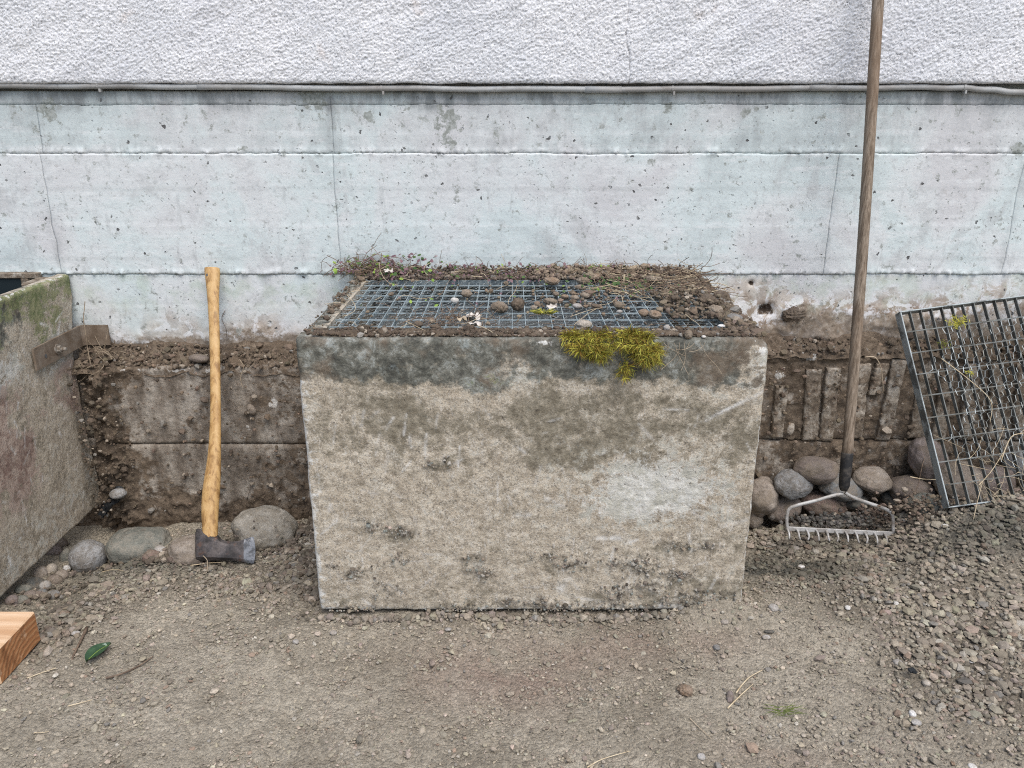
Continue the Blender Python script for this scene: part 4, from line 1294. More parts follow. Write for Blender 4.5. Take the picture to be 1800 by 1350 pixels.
def hexnet(width, depth, cell, place, rad=0.00055, drop=None):
    """hexagonal wire netting as 3-sided wires"""
    s = cell / math.sqrt(3)
    V = []; idx = {}; E = set()

    def vid(x, y):
        k = (round(x, 5), round(y, 5))
        if k not in idx: idx[k] = len(V); V.append(k)
        return idx[k]
    rows = int(depth / (1.5 * s)); cols = int(width / cell)
    for r_ in range(rows):
        for c0 in range(cols):
            cx = (c0 + 0.5 + 0.5 * (r_ % 2)) * cell; cy = (r_ + 0.7) * 1.5 * s
            ring = [vid(cx + s * math.sin(math.pi / 3 * k), cy + s * math.cos(math.pi / 3 * k)) for k in range(6)]
            for k in range(6):
                a_, b_ = ring[k], ring[(k + 1) % 6]
                E.add((min(a_, b_), max(a_, b_)))
    Q = np.array(V)
    jx = Q + 0.0014 * rng.normal(0, 1, Q.shape)
    P3 = place(jx[:, 0], jx[:, 1])
    E = np.array([e for e in E if not (drop and drop(*(jx[e[0]])))])
    a_, b_ = P3[E[:, 0]], P3[E[:, 1]]
    d = b_ - a_; d /= np.linalg.norm(d, axis=1)[:, None] + 1e-9
    u = np.cross(d, np.array((0.3, 0.5, 0.81))); u /= np.linalg.norm(u, axis=1)[:, None] + 1e-9
    w_ = np.cross(d, u)
    rr = np.full((len(E), 1), rad)
    vert_ = np.abs(jx[E[:, 0], 0] - jx[E[:, 1], 0]) < cell * 0.25
    rr[vert_] = rad * 1.6
    vs_ = []
    for q in (a_, b_):
        for k in range(3):
            t = 2 * math.pi * k / 3
            vs_.append(q + rr * (math.cos(t) * u + math.sin(t) * w_))
    vs_ = np.stack(vs_, 1).reshape(-1, 3)
    base = (np.arange(len(E)) * 6)[:, None]
    F = np.concatenate([base + np.array(q) for q in ((0, 1, 4, 3), (1, 2, 5, 4), (2, 0, 3, 5))], 0)
    return vs_, F


GX0, GX1, GY0, GY1, GZ = -0.425, 0.487, 1.682, 2.262, BTOP - 0.004
g1 = make_grate('grating', 'galvanised floor grating lying level on the middle light shaft under soil and weeds', GX1 - GX0, GY1 - GY0, np.eye(3), (GX0, GY0, GZ), M['zinc'], M['zinc'], M['zinc'], 0.018)


def netplace(x, y):
    zq = GZ - 0.005 + 0.004 * fbm(x * 7, y * 7, 3, 700) + 0.015 * ss(0.48, 0.62, y)
    return np.stack([GX0 + 0.01 + x, GY0 + 0.005 + y, zq], 1)


v, f = hexnet(GX1 - GX0 - 0.02, 0.62, 0.021, netplace, 0.00048)
tag(obj('wire_netting', v, f, M['wire'], origin=(GX0, GY0, GZ)), 'hexagonal wire netting laid over the level grating of the middle shaft', 'wire netting')

# left shaft's own dark grating (its far corner shows over the side wall)
make_grate('grating', 'dark grating deep in shade inside the light shaft at the left edge', 0.75, 0.60, np.eye(3), (LX - 0.840, 1.66, LTOP - 0.06), M['zinc_dark'], M['zinc_dark'], M['zinc_dark'])
mb = MB()
mb.box((LX - 0.058, 2.286, 0.60), (0.046, 0.095, 0.125), None, 0.004)
tag(mb.out('concrete_block', M['imprint'], origin=(LX - 0.03, 2.30, 0.57)), 'small pinkish pale block between the left shaft rim and the house wall', 'block')

# leaning grating: corners measured in the photo, frame kept square
tl = P(1582, 547, 2.285); bl = P(1668, 893, 1.985)
uax = tl - bl; Ld = np.linalg.norm(uax); uax /= Ld
wx = np.array((1.0, 0.055, 0.0)); wx[2] = -(wx[0] * uax[0] + wx[1] * uax[1]) / uax[2]
wx /= np.linalg.norm(wx)
nax = np.cross(wx, uax); nax /= np.linalg.norm(nax)
if nax[1] > 0: nax = -nax
MG = np.stack([wx, uax, nax], 1)
print('lean', tl, bl, Ld, wx)
g2 = make_grate('grating', 'dirty steel grating tilted against the wall at the right edge', 0.92, Ld, MG, bl, M['zinc_dark'], M['zinc_edge'], M['zinc_dark'], 0.018, nx=29, fh=0.034, tb=0.0026)


def netplace2(x, y):
    off = 0.002 + 0.006 * (fbm(x * 6, y * 6, 3, 720) + 0.3)
    return bl[None] + wx[None] * (x[:, None] + 0.03) + uax[None] * (y[:, None] + 0.02) + nax[None] * off[:, None]


v, f = hexnet(0.86, Ld - 0.08, 0.0235, netplace2, 0.00055, lambda x, y: x < 0.05 + 0.03 * math.sin(y * 30) or (y < 0.06 + 0.04 * math.sin(x * 17)))
tag(obj('wire_netting', v, f, M['wire'], origin=bl), 'torn hexagonal wire netting clinging to the tilted grating at the right edge', 'wire netting')

# ------------------------------------------------------------------ conduit along the wall
PY_ = W - 0.012
pts = [P(a_, b_, PY_) for a_, b_ in ((-320, 149), (-60, 150.5), (180, 151), (360, 152.5), (690, 155.5), (900, 156.5), (1180, 156.5), (1400, 155), (1600, 153.5), (1690, 154.5), (1745, 158), (1800, 163), (1900, 172), (2100, 176))]
pipe = thing('conduit_pipe', 'thin grey plastic conduit pipe running along the wall under the rough plaster', 'pipe', pts[0])
mb = MB()
path = smooth_path(pts, 120)
path[:, 2] += 0.0012 * np.sin(np.arange(120) * 0.7)
mb.tube(path, 0.0080, 12)
mb.out('pipe', M['pipe'], pipe, smooth=True)
for (cx_, wd) in ((183, 0.005), (685, 0.006), (1183, 0.006), (1696, 0.007)):
    i = int(np.argmin(np.abs(path[:, 0] - P(cx_, 154, PY_)[0])))
    a_ = path[i]; d = path[i + 1] - path[i]; d /= np.linalg.norm(d)
    mb = MB()
    mb.tube([a_ - d * wd / 2, a_ + d * wd / 2], 0.0093, 12)
    mb.box(a_ + (0.004, 0.001, -0.012), (0.006, 0.016, 0.010), None, 0.001)
    mb.out('clip', M['pipe'], pipe)
for cx_ in (1030, 345, 1430):
    i = int(np.argmin(np.abs(path[:, 0] - P(cx_, 154, PY_)[0])))
    mb = MB(); mb.tube(path[i:i + 3], 0.0092, 12); mb.out('coupling', M['pipe'], pipe, smooth=True)

# ------------------------------------------------------------------ soil on the footing ledge and on the shaft rim
def soil_strip(xa, xb, z_wall, z_lip, seed, over=0.004):
    us = np.arange(xa, xb, 0.005); vs = np.linspace(0, 1, 30)

    def fn(U, V):
        Y = (W - 0.002) + (FY - over - (W - 0.002)) * V
        zw = z_wall + 0.022 * fbm(U * 7, U * 0 + 1, 3, seed)
        zl = z_lip + 0.016 * fbm(U * 9, U * 0 + 4, 4, seed + 3)
        soft = np.clip(np.minimum(V, 1 - V) / 0.2, 0.15, 1)
        Z = zw + (zl - zw) * V ** 0.8
        h = 0.013 * fbm(U * 28, V * 3.2, 5, seed + 6, 0.6) + 0.006 * fbm(U * 90, V * 9, 3, seed + 9)
        h = h * soft
        drop = ss(0.85, 1.0, V) * 0.012
        return U, Y - 0.004 * fbm(U * 30, V * 3, 3, seed + 11), Z + h - drop
    v, f, a_, b_ = grid(us, vs, fn, flip=True)
    tag(obj('soil_dirt', v, f, M['soil'], smooth=True), kind='stuff')
    return fn


soil_strip(LX + 0.002, BX0 - 0.004, zz(602, W), zF - 0.012, 800)
soil_strip(BX1 + 0.004, 2.2, zz(590, W), zFr - 0.002, 830)

# crumbs: on the left ledge, the right ledge, the shaft rim, under the walls
# thin layer of earth on the shaft rim
for (xa, xb, ya, yb, sd_) in ((BX0 + 0.02, BX1 - 0.012, BY + 0.013, GY0 + 0.004, 870), (GX1 - 0.004, BX1 - 0.006, GY0 + 0.004, W - 0.012, 880), (BX0 + 0.03, GX1 - 0.004, GY1 - 0.004, W - 0.012, 890)):
    us = np.arange(xa, xb, 0.005); vs = np.linspace(ya, yb, max(8, int((yb - ya) / 0.005)))
    v, f, _, _ = grid(us, vs, lambda U, V: (U, V, BTOP - 0.003 + 0.010 * np.clip(0.5 + fbm(U * 16, V * 30, 4, sd_), 0, 1.5) * np.clip(np.minimum(np.minimum(V - ya, yb - V), np.minimum(U - xa, xb - U)) / 0.012, 0, 1)))
    tag(obj('soil_dirt', v, f, M['soil'], smooth=True), kind='stuff')
PX, SX_, CX = [], [], []


def scatter(n, xr, yr, zf, size, base, var=0.35, extra=()):
    x = rng.uniform(*xr, n); y = rng.uniform(*yr, n)
    s = np.clip(np.exp(rng.normal(math.log(size), 0.45, n)), 0.002, 0.03)
    z = zf(x, y) + s * 0.2
    PX.append(np.stack([x, y, z], 1)); SX_.append(s); CX.append(palette(n, base, var, extra))


SOILC = (0.125, 0.094, 0.066)
PALEX = ((0.06, (0.34, 0.29, 0.23)), (0.04, (0.22, 0.21, 0.19)))


def ledge(zw, zl):
    return lambda x, y: zw + (zl - zw) * np.clip((W - y) / (W - FY), 0, 1) ** 0.8 + 0.008 * fbm(x * 12, y * 12, 3, 850)


scatter(1000, (LX + 0.01, BX0 - 0.01), (FY - 0.005, W - 0.008), ledge(zz(602, W), zF), 0.0075, SOILC, 0.35, PALEX)
scatter(650, (BX1 + 0.01, 1.6), (FY - 0.005, W - 0.008), ledge(zz(590, W), zFr), 0.0075, (0.13, 0.098, 0.07), 0.35, PALEX)
top = lambda x, y: 0 * x + BTOP + 0.001 + 0.006 * np.clip(fbm(x * 11, y * 30, 3, 860), 0, 1)
scatter(3600, (BX0 + 0.03, BX1 - 0.02), (BY + 0.014, GY0 + 0.012), top, 0.0050, (0.085, 0.062, 0.043), 0.3, PALEX)
scatter(170, (BX0 + 0.004, GX0 + 0.006), (BY + 0.03, W - 0.01), top, 0.006, SOILC, 0.3, PALEX)
scatter(1600, (GX1 - 0.01, BX1 - 0.004), (BY + 0.02, W - 0.01), top, 0.007, SOILC, 0.3, PALEX)
pile = lambda x, y: BTOP + 0.002 + 0.035 * np.exp(-((x - 0.455) / 0.07) ** 2 - ((y - 1.93) / 0.09) ** 2) * rng.uniform(0, 1, len(x))
scatter(600, (0.37, 0.53), (1.78, 2.08), pile, 0.0070, (0.13, 0.10, 0.07), 0.3, PALEX)
back = lambda x, y: BTOP + 0.002 + 0.02 * rng.uniform(0, 1, len(x)) ** 2 * ss(2.2, 2.34, y)
scatter(2600, (BX0 + 0.03, BX1 - 0.02), (GY1 - 0.03, W - 0.01), back, 0.0060, (0.10, 0.075, 0.06), 0.35, PALEX)
backr = lambda x, y: BTOP + 0.002 + 0.024 * rng.uniform(0, 1, len(x)) * np.exp(-((y - 2.31) / 0.045) ** 2)
scatter(900, (0.06, 0.42), (2.24, W - 0.01), backr, 0.0080, (0.24, 0.19, 0.135), 0.25, PALEX)
scatter(120, (-0.40, 0.48), (GY0, GY1), lambda x, y: 0 * x + GZ, 0.007, (0.19, 0.145, 0.10), 0.3, PALEX)
scatter(90, (0.05, 0.30), (1.9, 2.12), lambda x, y: 0 * x + GZ, 0.008, (0.20, 0.15, 0.105), 0.3, PALEX)
# earth falling from the footing face, left and right
for (n_, xr, base) in ((380, (LX + 0.01, -1.17), (0.10, 0.076, 0.054)), (500, (-1.15, BX0 - 0.01), (0.12, 0.09, 0.065)), (700, (BX1 + 0.01, 1.5), (0.14, 0.105, 0.075))):
    x = rng.uniform(*xr, n_); z = rng.uniform(-0.08, 0.41, n_)
    s = np.clip(np.exp(rng.normal(math.log(0.007), 0.5, n_)), 0.002, 0.026)
    yy = FY - 0.008 - 0.012 * rng.uniform(0, 1, n_) - (0.035 * np.exp(-((x + 1.27) / 0.05) ** 2) if xr[0] < -1.2 else 0)
    PX.append(np.stack([x, yy, z], 1)); SX_.append(s); CX.append(palette(n_, base, 0.3, PALEX))
for (a_, b_, c0, d0) in LUMPS:
    n_ = int(2 + c0 * d0 / 9)
    qx = a_ + rng.normal(0, 1, n_) * c0 * 0.75; qz = b_ + rng.normal(0, 1, n_) * d0 * 0.75
    s_ = scale_at(a_, b_, BY); q = P(a_, b_, BY)
    xx = q[0] + (qx - a_) * s_; z9 = np.clip(q[2] - (qz - b_) * s_, 0.004, 0.6)
    xx = np.clip(xx, BX0 + 0.02, BX1 - 0.02)
    PX.append(np.stack([xx, BY - 0.003 - rng.uniform(0, 0.004, n_), z9], 1)); SX_.append(np.clip(np.exp(rng.normal(math.log(0.0042), 0.45, n_)), 0.002, 0.012)); CX.append(palette(n_, (0.21, 0.18, 0.14), 0.45, ((0.25, (0.36, 0.34, 0.30)), (0.15, (0.22, 0.24, 0.22)))))
v, f, C = crumb_mesh(np.concatenate(PX), np.concatenate(SX_), np.concatenate(CX), 0.85)
tag(obj('soil_crumbs', v, f, M['gravel'], attrs={'col': C}), kind='stuff')

# ------------------------------------------------------------------ stones
def ico(sub):
    v = [tuple(q) for q in ICO_V]; f = [tuple(q) for q in ICO_F]
    for _ in range(sub):
        mid = {}; nf = []

        def m_(a_, b_):
            k = (min(a_, b_), max(a_, b_))
            if k not in mid:
                q = np.array(v[a_]) + np.array(v[b_]); q /= np.linalg.norm(q)
                mid[k] = len(v); v.append(tuple(q))
            return mid[k]
        for a_, b_, c0 in f:
            x1, x2, x3 = m_(a_, b_), m_(b_, c0), m_(c0, a_)
            nf += [(a_, x1, x3), (b_, x2, x1), (c0, x3, x2), (x1, x2, x3)]
        f = nf
    return np.array(v), np.array(f)


I4 = ico(4); I3 = ico(3); I2 = ico(2)


def n3(v, s):
    return (pnoise(v[:, 0] + 5.2 * s, v[:, 1] - 1.7 * s, s) + pnoise(v[:, 1] + 3.1 * s, v[:, 2] + 2.2 * s, s + 1) + pnoise(v[:, 2] - 4.4 * s, v[:, 0] + 0.9 * s, s + 2)) / 2


def rot(ax, ay, az):
    cx, sx, cy, sy, cz, sz = math.cos(ax), math.sin(ax), math.cos(ay), math.sin(ay), math.cos(az), math.sin(az)
    return np.array(((cz, -sz, 0), (sz, cz, 0), (0, 0, 1))) @ np.array(((cy, 0, sy), (0, 1, 0), (-sy, 0, cy))) @ np.array(((1, 0, 0), (0, cx, -sx), (0, sx, cx)))


sid = [0]


def stone(name, label, cat, c, r, mat, group, tilt=0.0, rough_=0.135, lump=0.0, res=I3, box=0.0, yaw=0.0):
    sid[0] += 1
    s = sid[0]
    v, f = res
    q = v * 1.0
    if box:                                        # squarer outline
        q = np.sign(q) * np.abs(q) ** (1 - box)
        q = q / np.max(np.abs(q))
    k = 1 + rough_ * n3(v * 1.3, s) + rough_ * 0.35 * n3(v * 3.2, s + 50) + 0.02 * n3(v * 5.5, s + 70) + 0.014 * n3(v * 11, s + 80)
    if lump: k = k + lump * n3(v * 4.5, s + 90) + lump * 0.6 * n3(v * 10, s + 95)
    q = q * k[:, None] * np.asarray(r, float)
    q = q @ rot(0.15 * math.sin(s * 3.3), tilt, yaw + 0.3 * math.sin(s * 1.7)).T
    return tag(obj(name, q + np.asarray(c), f, M[mat], origin=np.asarray(c), smooth=True), label, cat, group)


def cobble(px, py, wpx, hpx, Y, mat, label, tilt=0.0, **k):
    if Y is None:
        Y = min(contact(px, py + hpx * 0.40)[1] + 0.3 * wpx * 0.0016, 2.225)
    s_ = scale_at(px, py, Y)
    rx, rz = wpx * s_ / 2, hpx * s_ / 2 * 0.97
    stone('cobblestone', label, 'stone', P(px, py, Y), (rx, (rx + rz) * 0.52, rz), mat, 'rounded field stones along the foot of the wall', tilt, res=I4, **k)


# right group
cobble(1435, 826, 80, 52, 2.215, 'st_brown', 'large smooth brown oval cobble on top of the heap just left of the rake handle', 0.08, rough_=0.13)
cobble(1393, 851, 62, 52, 2.2, 'st_grey', 'pale grey rounded cobble left of and below the brown oval one', 0.1)
cobble(1340, 872, 58, 72, None, 'st_tan', 'tan cobble tucked against the right side of the middle light shaft', -0.2)
cobble(1376, 893, 66, 44, None, 'st_brown', 'brownish low cobble between the tan cobble and the rake bow', -0.35)
cobble(1325, 912, 30, 36, None, 'st_tan', 'small tan cobble half hidden behind the shaft edge', 0)
cobble(1478, 856, 78, 42, 2.21, 'st_bluegrey', 'blue grey cobble directly behind the black rake ferrule', 0.15)
cobble(1447, 884, 84, 46, None, 'st_red', 'reddish brown cobble inside the rake bow', 0.05)
cobble(1533, 843, 66, 45, 2.21, 'st_tan', 'tan pebbled cobble just right of the rake handle', 0.12, rough_=0.13)
cobble(1603, 862, 76, 56, None, 'st_brown', 'earth covered brown cobble left of the leaning grating corner', 0.1, box=0.12)
cobble(1632, 808, 62, 84, 2.21, 'st_pink', 'pinkish pointed cobble leaning behind the left frame of the tilted grating', -0.5, rough_=0.14)
cobble(1628, 889, 66, 44, None, 'st_green', 'grey green low cobble at the lower corner of the tilted grating', 0.2)
cobble(1688, 850, 84, 76, None, 'st_tan', 'tan upright cobble seen through the lower left of the grating', 0.1)
cobble(1742, 850, 76, 66, 2.17, 'st_pink', 'pinkish grey cobble seen through the lower middle of the grating', -0.1)
cobble(1797, 815, 60, 52, 2.20, 'st_grey', 'grey cobble behind the grating at the right picture edge', 0)
cobble(1855, 850, 76, 62, 2.17, 'st_brown', 'brown cobble behind the far part of the tilted grating', 0)
cobble(1540, 904, 36, 26, None, 'st_red', 'small red brown cobble inside the right arm of the rake bow', 0)
cobble(1571, 876, 44, 34, None, 'st_dark', 'dark soil covered cobble between the tan one and the earthy one', 0)
cobble(1505, 884, 40, 30, 2.2, 'st_dark', 'dark stone standing in for the shade of the gap under the rake ferrule', 0)  # dark stone takes the place of the gap's shade
# left group
cobble(155, 979, 62, 62, None, 'st_grey', 'round ball shaped grey cobble near the left shaft', 0.0, rough_=0.05)
cobble(246, 958, 108, 50, None, 'st_green', 'flat greenish slab stone between the round cobble and the axe', 0.05, box=0.25, rough_=0.12)
cobble(332, 968, 76, 56, None, 'st_tan', 'tan stone half hidden behind the axe head', -0.2)
cobble(467, 930, 114, 78, None, 'st_boulder', 'largest tan boulder behind the axe blade with gravel lying on it', 0.12, rough_=0.12)
cobble(207, 868, 28, 18, 2.215, 'st_grey', 'small grey stone on the black film at the foot of the left shaft', 0.0)
cobble(282, 968, 22, 18, None, 'st_pale', 'small pale flat stone beside the red brown clod', 0.0)

# gravel lying on the boulder and slab
def heap(name_, n_, px, py, Y, rx, rz, base, size):
    c0 = P(px, py, Y)
    x = rng.normal(0, 1, n_) * rx * 0.5; z = rng.normal(0, 1, n_) * rz * 0.5
    s = np.clip(np.exp(rng.normal(math.log(size), 0.4, n_)), 0.003, 0.02)
    pos = np.stack([c0[0] + x, c0[1] - 0.02 - 0.2 * np.abs(z) + 0 * x, c0[2] + z], 1)
    return pos, s, palette(n_, base, 0.3, PALEX)


HEAPS = [(1340, 905, 60), (1380, 912, 80), (1450, 907, 120), (1600, 892, 90), (1640, 905, 90), (155, 1006, 60), (200, 985, 120), (300, 985, 160), (335, 990, 120), (430, 965, 120), (500, 960, 160), (520, 940, 120), (100, 1045, 60), (60, 1055, 50)]
hp = []
for (a_, b_, n_, cc, sz, sx_, sy_) in [(536, 930, 150, (0.13, 0.105, 0.08), 0.010, 0.028, 0.05), (545, 985, 170, (0.135, 0.11, 0.085), 0.010, 0.028, 0.05), (551, 1040, 150, (0.15, 0.125, 0.096), 0.009, 0.024, 0.04)] + [(590 + 52 * k, 1088 + 4 * math.sin(k), 46, (0.25, 0.22, 0.175), 0.0085, 0.028, 0.010) for k in range(12)] + [(90, 1120, 60, (0.19, 0.16, 0.125), 0.011, 0.03, 0.03), (110, 1080, 70, (0.17, 0.145, 0.115), 0.010, 0.04, 0.04)]:
    q = contact(a_, b_)
    xx = q[0] + rng.normal(0, sx_, n_); yy = q[1] + rng.normal(0, sy_, n_)
    keep = ~((xx > BX0 - 0.004) & (xx < BX1 + 0.004) & (yy > BY - 0.003))
    xx, yy = xx[keep], yy[keep]; n_ = len(xx)
    s_ = np.clip(np.exp(rng.normal(math.log(sz), 0.42, n_)), 0.003, 0.022)
    hp.append((np.stack([xx, yy, Zg(xx, yy) + s_ * 0.28 + 0.002], 1), s_, palette(n_, cc, 0.25, PALEX)))
for (a_, b_, n_) in HEAPS:
    q = contact(a_, b_)
    xx = q[0] + rng.normal(0, 0.045, n_); yy = q[1] + rng.normal(0, 0.02, n_)
    s_ = np.clip(np.exp(rng.normal(math.log(0.0085), 0.45, n_)), 0.003, 0.022)
    hp.append((np.stack([xx, yy, Zg(xx, yy) + s_ * 0.35 + 0.008 * rng.uniform(0, 1, n_)], 1), s_, palette(n_, (0.15, 0.125, 0.098), 0.3, PALEX)))
hp += [heap('a', 150, 455, 945, 2.06, 0.07, 0.05, (0.17, 0.15, 0.125), 0.008), heap('b', 420, 250, 968, 2.06, 0.11, 0.035, (0.105, 0.105, 0.09), 0.009), heap('c', 420, 1465, 907, 2.15, 0.14, 0.025, (0.11, 0.105, 0.095), 0.010), heap('d', 260, 1545, 905, 2.15, 0.10, 0.05, (0.12, 0.09, 0.07), 0.010), heap('e', 200, 1620, 880, 2.05, 0.12, 0.05, (0.15, 0.115, 0.085), 0.009)]
v, f, C = crumb_mesh(np.concatenate([h[0] for h in hp]), np.concatenate([h[1] for h in hp]), np.concatenate([h[2] for h in hp]), 0.8)
tag(obj('loose_gravel', v, f, M['gravel'], attrs={'col': C}), kind='stuff')

# river pebbles in the gap under the left shaft
PEB = [(92, 964, 34, 26, 1.97, 'st_pink', 'pinkish pebble touching the shaft edge, uppermost of the pebble heap'), (116, 976, 20, 32, 1.965, 'st_green', 'upright olive pebble beside the round grey cobble'),
       (72, 1004, 24, 28, 1.90, 'st_tan', 'tan pebble against the lower edge of the left shaft'), (90, 999, 20, 26, 1.915, 'st_cream', 'cream upright pebble in the middle of the heap'),
       (108, 1008, 24, 20, 1.925, 'st_tan', 'tan oval pebble right of the cream upright one'), (118, 995, 14, 12, 1.95, 'st_white', 'smallest white pebble touching the round cobble'),
       (62, 1024, 34, 24, 1.865, 'st_dark', 'dark grey oval pebble under the shaft edge'), (80, 1026, 18, 20, 1.87, 'st_pale', 'pale pebble beside the dark oval one'),
       (96, 1016, 28, 18, 1.90, 'st_brown', 'brown flat pebble in the middle of the heap'), (41, 1032, 28, 16, 1.845, 'st_green', 'green flat pebble at the shaft edge'),
       (38, 1050, 22, 14, 1.80, 'st_green', 'bright mossy green pebble lowest of the heap'), (95, 1042, 22, 16, 1.83, 'st_grey', 'grey pebble at the front of the heap'),
       (22, 1052, 24, 20, 1.80, 'st_pink', 'pink brown pebble by the timber and the shaft edge'), (54, 1042, 24, 16, 1.82, 'st_brown', 'brown pebble between the two green ones'),
       (74, 1038, 18, 14, 1.835, 'st_bluegrey', 'blue grey pebble below the pale one'), (108, 952, 22, 20, 2.0, 'st_brown', 'earthy brown pebble above the olive one')]
for (a_, b_, c0, d0, Y, m_, lb) in PEB:
    q = contact(a_, b_ + 4, 0.006)
    s_ = scale_at(a_, b_, q[1])
    stone('pebble', lb, 'pebble', q, (c0 * s_ / 2, (c0 + d0) * s_ / 4, d0 * s_ / 2), m_, 'pebbles in the gap under the left light shaft', 0.1, 0.08, res=I2 if c0 < 20 else I3)

# clods and pebbles lying on the level grating  (px, py, w, h, material, lump, name, label)
ON = [(820, 516, 20, 16, 'clod', 0.10, 'earth_clod', 'round brown clod right above the white pebble on the grating'), (799, 528, 15, 11, 'st_white', 0.0, 'pebble', 'small white pebble on the left half of the grating'),
      (878, 540, 28, 22, 'clod', 0.22, 'earth_clod', 'crumbly clod on the grating with roots sticking out to the left'), (910, 535, 22, 26, 'clod_dark', 0.22, 'earth_clod', 'taller dark crumbly clod right of the rooty one'),
      (1027, 570, 29, 18, 'st_cream', 0.0, 'pebble', 'egg shaped cream pebble on the grating just behind the moss'), (1015, 538, 18, 10, 'st_pale', 0.0, 'pebble', 'flat pale pebble on the grating, above the egg shaped one'),
      (968, 530, 26, 14, 'clod', 0.15, 'earth_clod', 'brown clod beside the green moss tuft on the grating'), (1087, 536, 16, 14, 'clod', 0.15, 'earth_clod', 'small clod on the grating above a round pebble'), (1089, 548, 11, 8, 'st_pale', 0.0, 'pebble', 'small round pale pebble in front of a small clod'),
      (1132, 550, 20, 14, 'clod_orange', 0.12, 'earth_clod', 'left half of the orange tan clod pair on the grating'), (1151, 553, 24, 17, 'clod_orange', 0.12, 'earth_clod', 'right larger one of the orange tan clod pair'),
      (1192, 534, 15, 7, 'st_white', 0.0, 'pebble', 'flat white pebble left of the big soil heap'), (1174, 546, 9, 12, 'st_red', 0.0, 'pebble', 'small upright reddish pebble right of the orange pair'),
      (1292, 558, 28, 13, 'st_grey', 0.05, 'pebble', 'long grey stone in front of the big soil heap'), (1278, 553, 14, 10, 'st_brown', 0.0, 'pebble', 'brown pebble leaning on the long grey stone'), (1243, 530, 34, 26, 'clod_dark', 0.22, 'earth_clod', 'big dark lump, left part of the soil heap on the right'),
      (1268, 522, 30, 24, 'clod_dark', 0.22, 'earth_clod', 'dark lump at the back of the right soil heap'), (1258, 546, 26, 20, 'clod', 0.2, 'earth_clod', 'brown lump in front of the right soil heap'),
      (1229, 545, 16, 14, 'st_green', 0.1, 'pebble', 'grey green pebble left of the right soil heap'), (1172, 577, 12, 15, 'st_pale', 0.05, 'pebble', 'upright grey pebble on the rim right of the moss'), (1158, 582, 12, 10, 'clod', 0.1, 'earth_clod', 'small clod touching the upright grey pebble'),
      (1210, 588, 14, 18, 'clod', 0.15, 'earth_clod', 'earth lump alone on the front rim right of the moss'), (1237, 592, 8, 6, 'st_white', 0.0, 'pebble', 'bright white chip on the front rim right of the moss'), (1268, 573, 14, 7, 'st_white', 0.0, 'pebble', 'white flat chip at the right front corner of the grating'),
      (735, 570, 16, 14, 'clod_dark', 0.15, 'earth_clod', 'dark round clod at the front rim, left one of two'), (765, 575, 20, 10, 'clod_dark', 0.15, 'earth_clod', 'dark flat clod at the front rim, right one of two'), (690, 583, 10, 8, 'st_pink', 0.0, 'pebble', 'pinkish pebble in the soil of the front rim'),
      (970, 494, 28, 15, 'clod_orange', 0.15, 'earth_clod', 'light tan clod at the back left of the earth pile by the wall'), (1000, 486, 12, 10, 'st_cream', 0.05, 'pebble', 'cream stone of the earth pile by the wall'), (1025, 494, 24, 14, 'clod', 0.18, 'earth_clod', 'wide tan clod in the front of the earth pile by the wall'),
      (1048, 487, 20, 13, 'clod_orange', 0.18, 'earth_clod', 'tan clod right of the cream stone by the wall'), (1024, 480, 16, 11, 'clod', 0.18, 'earth_clod', 'small clod on top of the earth pile by the wall'), (1156, 478, 24, 18, 'clod', 0.22, 'earth_clod', 'tallest clod by the wall at the right of the earth pile'), (1150, 492, 36, 15, 'clod', 0.22, 'earth_clod', 'broad crumbly clod below the tallest one by the wall'),
      (1105, 486, 10, 8, 'st_cream', 0.0, 'pebble', 'cream pebble alone between the two tan clod piles'), (1020, 505, 20, 10, 'clod', 0.15, 'earth_clod', 'flat clod just in front of the earth pile'), (977, 517, 12, 10, 'clod', 0.1, 'earth_clod', 'small brown clod left in the row across the grating'), (993, 521, 14, 8, 'clod_orange', 0.1, 'earth_clod', 'orange brown flat clod in the row across the grating'), (1010, 523, 16, 10, 'clod', 0.12, 'earth_clod', 'reddish tan clod in the middle of the row across the grating'), (1028, 519, 18, 11, 'clod', 0.12, 'earth_clod', 'brown clod at the right end of the row across the grating'), (1047, 538, 16, 9, 'clod_dark', 0.12, 'earth_clod', 'dark crumb clod right of the flat pale pebble')]
for (a_, b_, c0, d0, m_, lp, nm, lb) in ON:
    q = Pz(a_, b_, BTOP + 0.006)
    s_ = scale_at(a_, b_, q[1])
    rz = d0 * s_ / 2 * 0.9
    q = Pz(a_, b_, BTOP + rz * 0.75)
    q[1] = min(q[1], W - 0.014 - c0 * s_ * 0.4)
    stone(nm, lb, 'clod' if nm == 'earth_clod' else 'pebble', q, (c0 * s_ / 2, (c0 + d0) * s_ / 4, rz), m_, 'clods and pebbles on the level grating', 0.1, 0.12, lp, res=I3)

